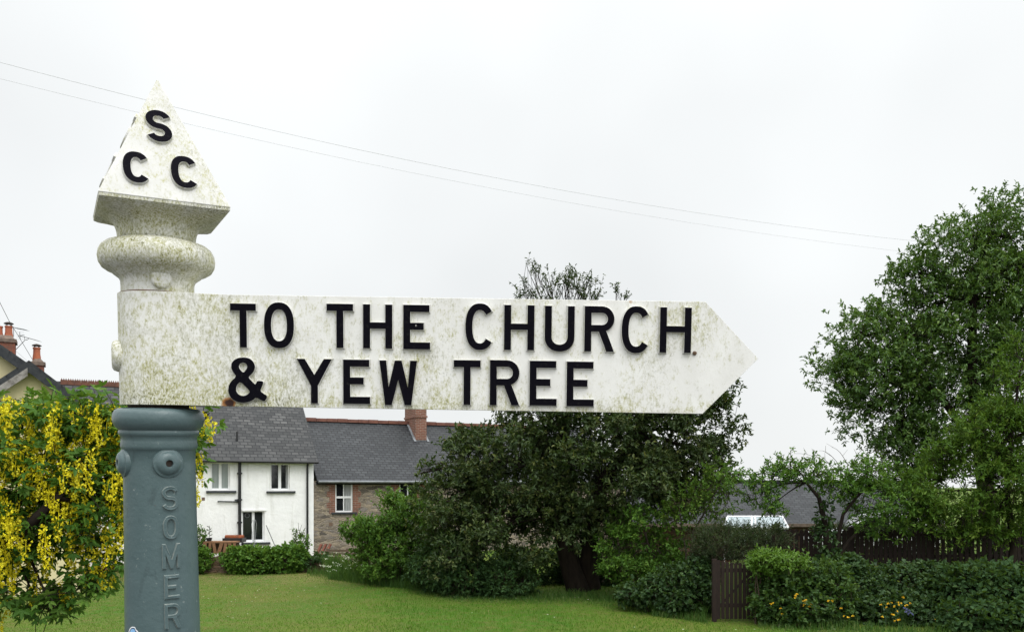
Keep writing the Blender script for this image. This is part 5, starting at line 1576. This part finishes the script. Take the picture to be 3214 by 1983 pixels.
plant('ivy_bush', 'dark ivy bush on the left side of the gate', 'bush', gbase(1650, 1440, 20.2), lobes_from([(1670, 1380, 38, 42, .2, .5), (1625, 1395, 45, 40, .3, .5), (1575, 1415, 50, 30, .5, .5), (1690, 1425, 18, 40, 0, .3), (1685, 1345, 20, 18, .2, .3), (1520, 1420, 45, 22, .9, .5), (1640, 1435, 50, 20, 0, .4), (1692, 1368, 14, 30, .1, .25)], 20.4), 'hedge', 1600, 7, 0.14, 0.085, 0.07, 95, r0=0.65, up=0.1, stems=6)
plant('nettle_bush', 'dark leafy undergrowth bush at the foot of the evergreen, lawn side', 'bush', gbase(1150, 1420, 24.0), lobes_from([(1040, 1365, 65, 45, .6, .8), (1120, 1385, 85, 42, 0, .9), (1210, 1395, 75, 40, -.1, .9), (1080, 1320, 60, 40, .8, .7)], 24.2), 'nettle', 2400, 8, 0.18, 0.10, 0.055, 97, r0=0.6, up=0.2, stems=12)
plant('shade_bush', 'low dark bush in deep shade behind the evergreen trunks', 'bush', gbase(1330, 1400, 27.5), lobes_from([(1290, 1370, 90, 48, 0, 1.0), (1420, 1370, 110, 55, 0, 1.0), (1500, 1375, 80, 60, -.5, 1.0), (1230, 1350, 60, 40, 0, .7), (1590, 1370, 80, 55, -.8, 1.0), (1400, 1335, 70, 22, 0, .6)], 27.5), 'nettle', 2600, 8, 0.2, 0.11, 0.055, 99, r0=0.6, up=0.2, stems=8)

# ---- leafy bank right of the gate
plant('clipped_hedge', 'brownish clipped hedge behind the long picket fence', 'hedge', gbase(2240, 1400, 23.6), lobes_from([(1990, 1300, 70, 48, 0, .5), (2080, 1300, 70, 48, 0, .5), (2170, 1300, 70, 48, 0, .5), (2260, 1300, 70, 48, 0, .5), (2350, 1300, 70, 48, 0, .5), (2440, 1300, 70, 48, 0, .5), (2520, 1300, 60, 48, 0, .5)], 23.6), 'heather', 2600, 8, 0.12, 0.08, 0.035, 108, r0=0.7, up=0.3, amp=0.08, stems=12)
plant('lime_bush', 'bright lime green bush top at the right gate post', 'bush', gbase(1850, 1400, 19.4), lobes_from([(1838, 1340, 34, 16, 0, .35), (1885, 1346, 40, 14, .1, .35), (1812, 1352, 18, 18, 0, .25)], 19.0), 'bright', 520, 8, 0.15, 0.075, 0.034, 101, r0=0.45, up=0.5, amp=0.2, stems=5)
plant('bramble_hedge', 'mid green bramble hedge beside the right gate post', 'hedge', gbase(1890, 1470, 19.2), lobes_from([(1865, 1402, 58, 42, 0, .6), (1920, 1404, 65, 44, .1, .7), (1850, 1450, 48, 36, -.3, .5), (1925, 1458, 62, 36, -.4, .6), (1985, 1445, 55, 50, -.2, .6), (1970, 1385, 50, 35, .2, .6), (1900, 1490, 60, 16, -.6, .4)], 19.4), 'bramble', 2100, 8, 0.17, 0.09, 0.06, 103, r0=0.62, up=0.25, amp=0.18, stems=10)
plant('ivy_hedge', 'dark ivy hedge along the foot of the long picket fence', 'hedge', gbase(2240, 1480, 19.8), lobes_from([(2060, 1406, 75, 46, .2, .7), (2150, 1402, 80, 46, .3, .7), (2240, 1406, 80, 50, .3, .7), (2060, 1465, 75, 45, -.4, .6), (2150, 1470, 80, 50, -.5, .6), (2245, 1470, 75, 55, -.4, .7), (2030, 1360, 40, 25, .3, .4)], 19.8), 'hedge', 3000, 8, 0.16, 0.09, 0.075, 105, r0=0.66, up=0.15, amp=0.16, stems=12)
plant('nettle_hedge', 'tall broad leaved nettle hedge in the lower right corner', 'hedge', gbase(2400, 1480, 18.6), lobes_from([(2330, 1420, 75, 60, .1, .7), (2410, 1425, 75, 62, 0, .7), (2480, 1430, 80, 65, 0, .7), (2330, 1490, 75, 45, -.7, .6), (2420, 1495, 80, 50, -.8, .6), (2500, 1490, 80, 60, -.8, .6), (2380, 1378, 60, 25, .6, .4)], 18.8), 'nettle', 2600, 8, 0.18, 0.115, 0.075, 107, r0=0.64, up=0.15, amp=0.16, stems=12)

def flower_clump(name, label, cat, pts, D, mat, L, stemmat, grp=None):
    g = np.random.default_rng(int(pts[0][0]))
    P = [z3(x, y, D) for x, y in pts]
    b = sum(P, Vector((0, 0, 0))) / len(P); b.z = float(ground_z(b.x, b.y + .2))
    t = thing(name, label, cat, b, group=grp)
    for p in P:
        n = 7
        d = unit(g.normal(size=(n, 3)) * np.array([1, 1, .5]) + np.array([0, -.5, .3]))
        leaves('flower', np.repeat(np.array(p)[None], n, 0), d, unit(g.normal(size=(n, 3)) + np.array([0, -1, 1.])), np.full(n, L), np.full(n, L * .9), g.random(n), LM[mat], t, b)
    mb = MB()
    for p in P:
        e = Vector((b.x + (p.x - b.x) * .6, p.y + 0.25, b.z))
        mb.tube([q - b for q in bez(e, (e + p) / 2 + Vector((0, .02, .15)), p, 5)], .004, 4)
    mb.build('stems', stemmat, t)
    return t
SM = simple('green_stem', (0.04, 0.08, 0.02), rough=0.6)
flower_clump('yellow_poppy', 'orange yellow poppies on the bramble hedge near the gate', 'flower', [(590, 1240), (600, 1228), (588, 1252), (650, 1278), (665, 1270), (655, 1300), (648, 1312), (690, 1322), (705, 1305), (402, 1303), (418, 1295), (668, 1285), (697, 1318), (480, 1335), (490, 1375)], 18.5, 'poppy', 0.034, SM)
flower_clump('yellow_poppy', 'few yellow poppies low in the grass between the two poppy groups', 'flower', [(835, 1278), (865, 1276), (930, 1333), (955, 1390), (985, 1402), (1018, 1390)], 18.3, 'poppy', 0.034, SM)
flower_clump('yellow_poppy', 'yellow poppies in front of the dark ivy hedge beside the bluebells', 'flower', [(1230, 1308), (1275, 1328), (1282, 1298), (1310, 1290), (1330, 1320), (1355, 1288), (1360, 1305), (1380, 1298), (1398, 1252), (1410, 1318), (1425, 1310), (1448, 1295), (1240, 1398), (1310, 1380), (1325, 1384), (1348, 1355), (1330, 1425), (1350, 1420), (1370, 1418), (1640, 1420)], 18.4, 'poppy', 0.034, SM)
flower_clump('bluebell', 'small pale blue bluebell clump beside the yellow poppies', 'flower', [(1405, 1330), (1425, 1342), (1440, 1350), (1415, 1360), (1450, 1365), (1468, 1380), (1435, 1372)], 18.3, 'bluebell', 0.034, SM)

# ---- ivy on the garden wall, shrubs at the cottages
plant('wall_ivy', 'wide mound of ivy hanging over the garden wall before the white cottage', 'ivy', (-8.7, 30.1, -1.3), lobes_from([(568, 1340, 32, 26, 0, .35), (620, 1346, 48, 32, -.05, .45), (685, 1342, 46, 34, 0, .45), (718, 1332, 16, 22, 0, .3), (600, 1325, 48, 16, .1, .4), (690, 1322, 40, 14, .1, .4)], 30.1), 'fresh', 1700, 8, 0.12, 0.09, 0.07, 111, r0=0.6, up=0.1, spread=0.5, twigs=False, crown_name='foliage', stems=6)
plant('wall_ivy', 'small ivy patch over the wall right beside the blue grey post', 'ivy', (-12.2, 30.1, -1.3), lobes_from([(486, 1340, 20, 28, 0, .35), (455, 1340, 30, 30, 0, .4)], 30.1), 'fresh', 420, 8, 0.12, 0.09, 0.07, 113, r0=0.6, up=0.1, spread=0.5, twigs=False, crown_name='foliage', stems=3)
plant('wall_ivy', 'low ivy tuft on the wall end below the leaning planks', 'ivy', (-7.4, 30.3, -1.0), lobes_from([(770, 1335, 16, 9, 0, .3), (745, 1345, 14, 9, 0, .3)], 30.2), 'hedge', 110, 8, 0.1, 0.08, 0.06, 114, r0=0.5, up=0.2, twigs=False, crown_name='foliage', stems=2)
plant('potted_bush', 'small leafy bush with bare tips at the white cottage corner', 'bush', (-8.9, 31.9, -1.1), lobes_from([(718, 1302, 20, 18, 0, .3), (735, 1285, 12, 10, 0, .2, .6), (712, 1280, 9, 8, 0, .15, .5)], 31.8), 'fresh', 90, 8, 0.13, 0.08, 0.035, 115, r0=0.2, up=0.8, stems=5)
mb = MB()
for (x, y, x2, y2) in ((715, 1290, 722, 1255), (716, 1285, 708, 1262), (718, 1280, 714, 1250), (722, 1285, 731, 1262)):
    mb.tube([atd(x, y, 31.8), atd((x + x2) / 2 - 1, (y + y2) / 2, 31.8), atd(x2, y2, 31.8)], [.012, .008, .005], 4)
pb_ = [o for o in COL.objects if o.name.startswith('potted_bush')][0]
bt = mb.build('bare_twigs', TWIG, pb_); bt.matrix_parent_inverse = Matrix.Translation(pb_.location).inverted()
plant('leafy_bush', 'pale green bush beside the post at the white cottage front', 'bush', (-12.3, 31.3, -1.2), lobes_from([(478, 1285, 12, 24, 0, .25), (470, 1310, 12, 18, 0, .2)], 31.2), 'fresh', 120, 8, 0.13, 0.08, 0.035, 117, r0=0.2, up=0.8, stems=4)

# ---- grass
def blades(name, X, Y, H, W, lean, tint, mat, label, cat, kind='stuff', z=None):
    n = len(X); g = np.random.default_rng(n)
    Z = ground_z(X, Y) if z is None else z
    a = g.uniform(0, 6.283, n); l = g.normal(0, lean, (n, 2)) * H[:, None]
    dx, dy = np.cos(a) * W / 2, np.sin(a) * W / 2
    b1 = np.stack([X + dx, Y + dy, Z - .01], 1); b2 = np.stack([X - dx, Y - dy, Z - .01], 1)
    m1 = np.stack([X + dx * .8 + l[:, 0] * .35, Y + dy * .8 + l[:, 1] * .35, Z + H * .6], 1); m2 = np.stack([X - dx * .8 + l[:, 0] * .35, Y - dy * .8 + l[:, 1] * .35, Z + H * .6], 1)
    t1 = np.stack([X + dx * .1 + l[:, 0], Y + dy * .1 + l[:, 1], Z + H], 1); t2 = np.stack([X - dx * .1 + l[:, 0], Y - dy * .1 + l[:, 1], Z + H], 1)
    V = np.stack([b1, b2, m2, m1, t2, t1], 1).reshape(-1, 3)
    i = np.arange(n)[:, None] * 6
    Fc = np.concatenate([i + np.array([[0, 1, 2, 3]]), i + np.array([[3, 2, 4, 5]])], 1).reshape(-1, 4)
    o = mesh_np(name, V, Fc, np.repeat(tint, 2), mat, None)
    return tag(o, label, cat, kind=kind)
g = np.random.default_rng(77)
def low_noise(x, y, s, seed):
    q = np.random.default_rng(seed); z = 0
    for i in range(7):
        k = q.normal(0, s, 2); z = z + np.sin(k[0] * x + k[1] * y + q.uniform(0, 6.28))
    return z / 3.7
n = 130000
Y = 15.5 + (30.2 - 15.5) * g.random(n) ** 1.0
X = (g.random(n) * 1.36 - 0.72) * Y
keep = (X < 6.2) & ~((X > 5.0) & (Y > 19.4))
X, Y = X[keep], Y[keep]
pn = low_noise(X, Y, 1.1, 3)
worn = np.clip((-2.2 - X) / 4, 0, 1)
tint = np.clip(0.30 + 0.32 * pn + g.normal(0, .18, len(X)) + 0.34 * worn, 0, 1)
H = (0.034 + 0.02 * g.random(len(X))) * (1 + 0.35 * low_noise(X, Y, 2.6, 4)) * (1 - .35 * worn)
blades('lawn_grass', X, Y, np.clip(H, .015, .09), np.full(len(X), .011), 0.35, tint, LM['grass'], 'short mown lawn grass of the green', 'grass')
# daisies and clover heads in the sward
n = 260
Yd = g.uniform(17, 28, n); Xd = (g.random(n) * .95 - .36) * Yd
ok = (low_noise(Xd, Yd, .9, 9) > .15) & ~((Xd > 4.6) & (Yd > 18.8)); Xd, Yd = Xd[ok], Yd[ok]; n = len(Xd)
Pd = np.stack([Xd, Yd, ground_z(Xd, Yd) + .055], 1); Pd = np.concatenate([Pd] * 5)
a_ = g.uniform(0, 6.28, 5 * n)
o = leaves('daisies', Pd, np.stack([np.cos(a_), np.sin(a_), np.full(5 * n, .25)], 1), np.tile([0, -.5, 1.], (5 * n, 1)), np.full(5 * n, .022), np.full(5 * n, .016), g.random(5 * n), LM['white'], None, (0, 0, 0))
tag(o, 'white daisies dotted over the mown lawn', 'wildflowers', kind='stuff')
# rough uncut grass at the feet of the bushes
Xs, Ys, Hs = [], [], []
def fringe(pts, D_jit, n, h0, h1):
    for (x0, y0, Da), (x1, y1, Db) in zip(pts[:-1], pts[1:]):
        t = g.random(n); u = 1 - 2 * g.random(n) ** 1.6; d = Da + (Db - Da) * t + u * D_jit
        xx = (x0 + (x1 - x0) * t) * 1.3113
        Xs.append((xx - CX) / F * d); Ys.append(d); Hs.append((h0 + (h1 - h0) * ((u + 1) / 2) ** 1.4) * g.uniform(.5, 1.15, n))
fringe([(735, 0, 29.4), (790, 0, 28.9)], 0.7, 500, 0.03, 0.28)
fringe([(785, 0, 28.9), (815, 0, 28.5), (900, 0, 27.0), (1000, 0, 25.6)], 0.9, 1500, 0.25, 0.75)
fringe([(990, 0, 24.9), (1100, 0, 23.4), (1250, 0, 23.1), (1400, 0, 23.0), (1550, 0, 21.4), (1700, 0, 19.8)], 0.8, 1500, 0.03, 0.24)
fringe([(1560, 0, 20.8), (1640, 0, 20.2), (1690, 0, 19.7)], 0.4, 700, 0.15, 0.45)
fringe([(1815, 0, 18.7), (1950, 0, 18.1), (2100, 0, 17.8), (2300, 0, 17.5), (2480, 0, 17.2)], 0.4, 600, 0.06, 0.22)
X, Y, H = np.concatenate(Xs), np.concatenate(Ys), np.concatenate(Hs)
blades('rough_grass', X, Y, H, np.full(len(X), .013), 0.28, np.clip(g.normal(.35, .28, len(X)) + .5 * np.clip(.2 - H, 0, .2) / .2, 0, 1), LM['tallgrass'], 'uncut grass fringe along the feet of the hedges and bushes', 'grass')
# cow parsley among the tall grass
n = 60
D_ = g.uniform(26.6, 29.2, n); xd = g.uniform(770, 900, n) ; xd = np.where(g.random(n) < .3, g.uniform(760, 990, n), xd)
X = (xd * 1.3113 - CX) / F * D_; Z = ground_z(X, D_); H = g.uniform(.3, .8, n)
P = []
for i in range(n):
    c = np.array([X[i], D_[i], Z[i] + H[i]])
    P.append(c + g.normal(0, 1, (9, 3)) * np.array([.05, .05, .012]))
P = np.concatenate(P); m = len(P)
V1, F1 = leaf_arrays(P, unit(g.normal(size=(m, 3)) * np.array([1, 1, .3])), np.tile([0, -.4, 1.], (m, 1)) + g.normal(0, .2, (m, 3)), np.full(m, .035), np.full(m, .03))
b = np.stack([X, D_, Z - .05], 1); e = np.stack([X, D_, Z + H], 1)
sx = np.array([.005, 0, 0]); V2 = np.stack([b - sx, b + sx, e + sx, e - sx], 1).reshape(-1, 3)
F2 = np.arange(n)[:, None] * 4 + np.array([[0, 1, 2, 3]]) + len(V1)
mi = np.concatenate([np.zeros(len(F1)), np.ones(len(F2))])
o = mesh_np('cow_parsley', np.concatenate([V1, V2]), np.concatenate([F1, F2]), np.concatenate([np.repeat(g.random(m), 2), np.full(len(F2), .5)]), [LM['white'], LM['tallgrass']], None, mi=mi)
tag(o, 'white flowering cow parsley scattered through the tall grass bank', 'wildflowers', kind='stuff')

# ---- laburnum close on the left
DL = 5.2
lob = lobes_from([(70, 1010, 130, 55, 0, .38), (210, 1005, 90, 48, 0, .34), (310, 1010, 60, 40, .1, .3), (-100, 1060, 160, 100, 0, .5, .5), (150, 1100, 140, 80, 0, .45), (40, 1150, 110, 95, -.1, .42), (240, 1150, 70, 90, 0, .35), (330, 1090, 70, 80, .1, .3), (110, 1240, 115, 80, -.1, .38), (235, 1250, 58, 75, 0, .3), (20, 1290, 85, 70, -.1, .35),
                  (430, 1040, 55, 45, .3, .25, .8), (455, 1110, 22, 50, .35, .15, .8), (495, 1000, 14, 22, .4, .1, .8), (-90, 1260, 120, 120, 0, .4, .4)], DL)
lbase = Vector((atd(-330, 1500, DL).x, DL + .2, float(ground_z(-3.2, DL))))
hub1, hub2 = atd(-140, 1330, DL + .1), atd(58, 1268, DL - .30)
tk = [([lbase + Vector((0, 0, -.1)), lbase + Vector((.1, 0, .5)), atd(-200, 1360, DL + .1), hub1], [.075, .065, .055, .05]),
      ([hub1, atd(-20, 1310, DL - .2), hub2, atd(105, 1222, DL - .32), atd(138, 1190, DL - .30), atd(200, 1110, DL - .1), atd(300, 1040, DL + .1), atd(420, 1010, DL + .3), atd(490, 985, DL + .4)], [.046, .036, .031, .028, .022, .014, .010, .007, .004]),
      ([hub1, atd(-80, 1200, DL), atd(0, 1090, DL), atd(60, 1010, DL)], [.04, .03, .02, .01]),
      ([atd(60, 1265, DL), atd(70, 1330, DL - .1), atd(100, 1400, DL - .15), atd(135, 1450, DL - .2)], [.012, .009, .006, .003]),
      ([atd(20, 1290, DL), atd(70, 1400, DL - .1), atd(85, 1445, DL - .1), atd(120, 1490, DL - .1)], [.009, .006, .004, .002])]
g = np.random.default_rng(121)
lab = thing('laburnum_tree', 'laburnum tree hung with bright yellow flower chains at the left edge', 'tree', lbase)
P, O = sample_lobes(lob, 1200, 0.45, g, 0.2, 0.5)
P2, O2 = sample_lobes(lobes_from([(70, 1425, 65, 30, -.1, .2), (160, 1405, 40, 28, -.1, .15), (130, 1440, 34, 22, -.1, .12), (20, 1405, 35, 35, -.1, .2), (250, 1345, 26, 44, 0, .15), (285, 1330, 10, 35, 0, .1), (215, 1390, 30, 30, -.1, .12), (110, 1465, 60, 18, -.12, .12)], DL), 120, 0.1, g)
P = np.concatenate([P, P2]); O = np.concatenate([O, O2])
n = len(P)
per = 4
d = unit(O * .8 + np.array([0, 0, .1]) + g.normal(0, .6, (n, 3)))
ln = g.uniform(.03, .09, n)
C = (P[:, None] + d[:, None] * (ln[:, None] * g.random((n, per)))[..., None]).reshape(-1, 3)
ld = unit(np.repeat(d, per, 0) * .5 + g.normal(0, .7, (n * per, 3)) + np.array([0, 0, -.25]))
nn = unit(np.array([0, 0, 1.]) + g.normal(0, .5, (n * per, 3)))
sd = unit(np.cross(ld, nn)); nn = unit(np.cross(sd, ld))
C2 = C + ld * .03
BB, DD = [], []
for s_ in (-1, 0, 1):                   # three leaflets to a leaf
    BB.append(C2); DD.append(unit(ld * (1.0 if s_ == 0 else .55) + sd * s_ * .85 + g.normal(0, .1, ld.shape)))
BB = np.concatenate(BB); DD = np.concatenate(DD); NN = np.tile(nn, (3, 1)) + g.normal(0, .12, (len(BB), 3))
ti = np.tile(np.clip(.5 * np.repeat(g.random(n), per) + .5 * g.random(n * per), 0, 1), 3)
k_ = len(BB)
leaves('crown', BB, DD, NN, g.uniform(.038, .062, k_), g.uniform(.017, .026, k_), ti, LM['laburnum'], lab, lbase, 0.18, 0.15)
twig_mesh('twigs', P, d, ln, 0.0022, g, BARK_D, lab, lbase, back=1.3)
mb = MB()
for pts, rad in tk: mb.tube([p - lbase for p in pts], rad, 9)
mb.build('trunk', BARK_D, lab, smooth=60)
mb = MB(); limbs(mb, [p for t in tk for p in t[0][1:]], lob, g, 0.014, 6, 0.45, lbase); mb.build('branches', BARK_D, lab, smooth=60)
# flower chains
RP, RO = sample_lobes(lob, 520, 0.72, g, 0.15, 0.62)
frontness = RO[:, 1] < 0.35
RP = RP[frontness] + np.array([0, -.03, 0.02])
extra = [atd(x, y, DL + dz) for x, y, dz in ((492, 985, .38), (500, 1000, .36), (505, 1008, .4), (470, 1060, .36), (476, 1085, .36), (468, 1100, .3), (474, 1130, .35), (440, 960, .3), (462, 955, .3), (155, 1385, -.1), (165, 1395, -.1), (240, 1330, -.05), (255, 1350, -.05), (225, 1310, -.1), (272, 1300, -.05), (200, 1330, -.1), (90, 1370, -.12), (282, 1240, -.05), (288, 1180, 0), (8, 1415, -.1), (15, 1400, -.05), (250, 1180, -.1), (210, 1275, -.12), (200, 1265, -.1), (262, 1235, -.1))]
RP = np.concatenate([RP, np.array(extra)])
vis = (RP[:, 0] / RP[:, 1] * F + CX > -160)
RP = RP[vis]
lens = g.uniform(.10, .25, len(RP))
order = np.argsort(np.where(RP[:, 0] / RP[:, 1] * F + CX > -10, RP[:, 1], 99) )
def raceme(p, L):
    n = int(L / .0062)
    t = (np.arange(n) + g.random(n)) / n
    a = g.uniform(0, 6.283, n)
    r = (.026 * (1 - t ** 2 * .75)) * g.uniform(.55, 1.1, n)
    sway = g.normal(0, .02, 2)
    c = np.stack([p[0] + np.cos(a) * r + sway[0] * t, p[1] + np.sin(a) * r + sway[1] * t, p[2] - t * L], 1)
    o = np.stack([np.cos(a), np.sin(a), np.full(n, -.25)], 1)
    B = np.concatenate([c, c, c]); D = np.concatenate([unit(o + g.normal(0, .5, o.shape)), unit(o * .4 + np.array([0, 0, .9]) + g.normal(0, .4, o.shape)), unit(o + g.normal(0, .9, o.shape))])
    N = unit(g.normal(size=(3 * n, 3)) + np.concatenate([o, o, o]))
    L_, W_, T_ = g.uniform(.012, .019, 3 * n), g.uniform(.009, .014, 3 * n), np.clip(g.normal(.5, .25, 3 * n) + g.normal(0, .1), 0, 1)
    ax = np.array([[sway[0], sway[1], -L]])          # the stalk the florets hang on
    return np.concatenate([B, p[None]]), np.concatenate([D, unit(ax)]), np.concatenate([N, [[.3, -1, 0]]]), np.append(L_, np.linalg.norm(ax)), np.append(W_, .004), np.append(T_, .1)
rest = []
for j, i in enumerate(order):
    A = raceme(RP[i], lens[i])
    if j < 100: leaves('flower_chain', *A, LM['raceme'], lab, lbase, 0.3, 0.0)
    else: rest.append(A)
A = [np.concatenate([r_[q] for r_ in rest]) for q in range(6)]
tag(leaves('flower_chains', *A, LM['raceme'], lab, lbase, 0.3, 0.0), kind='stuff')
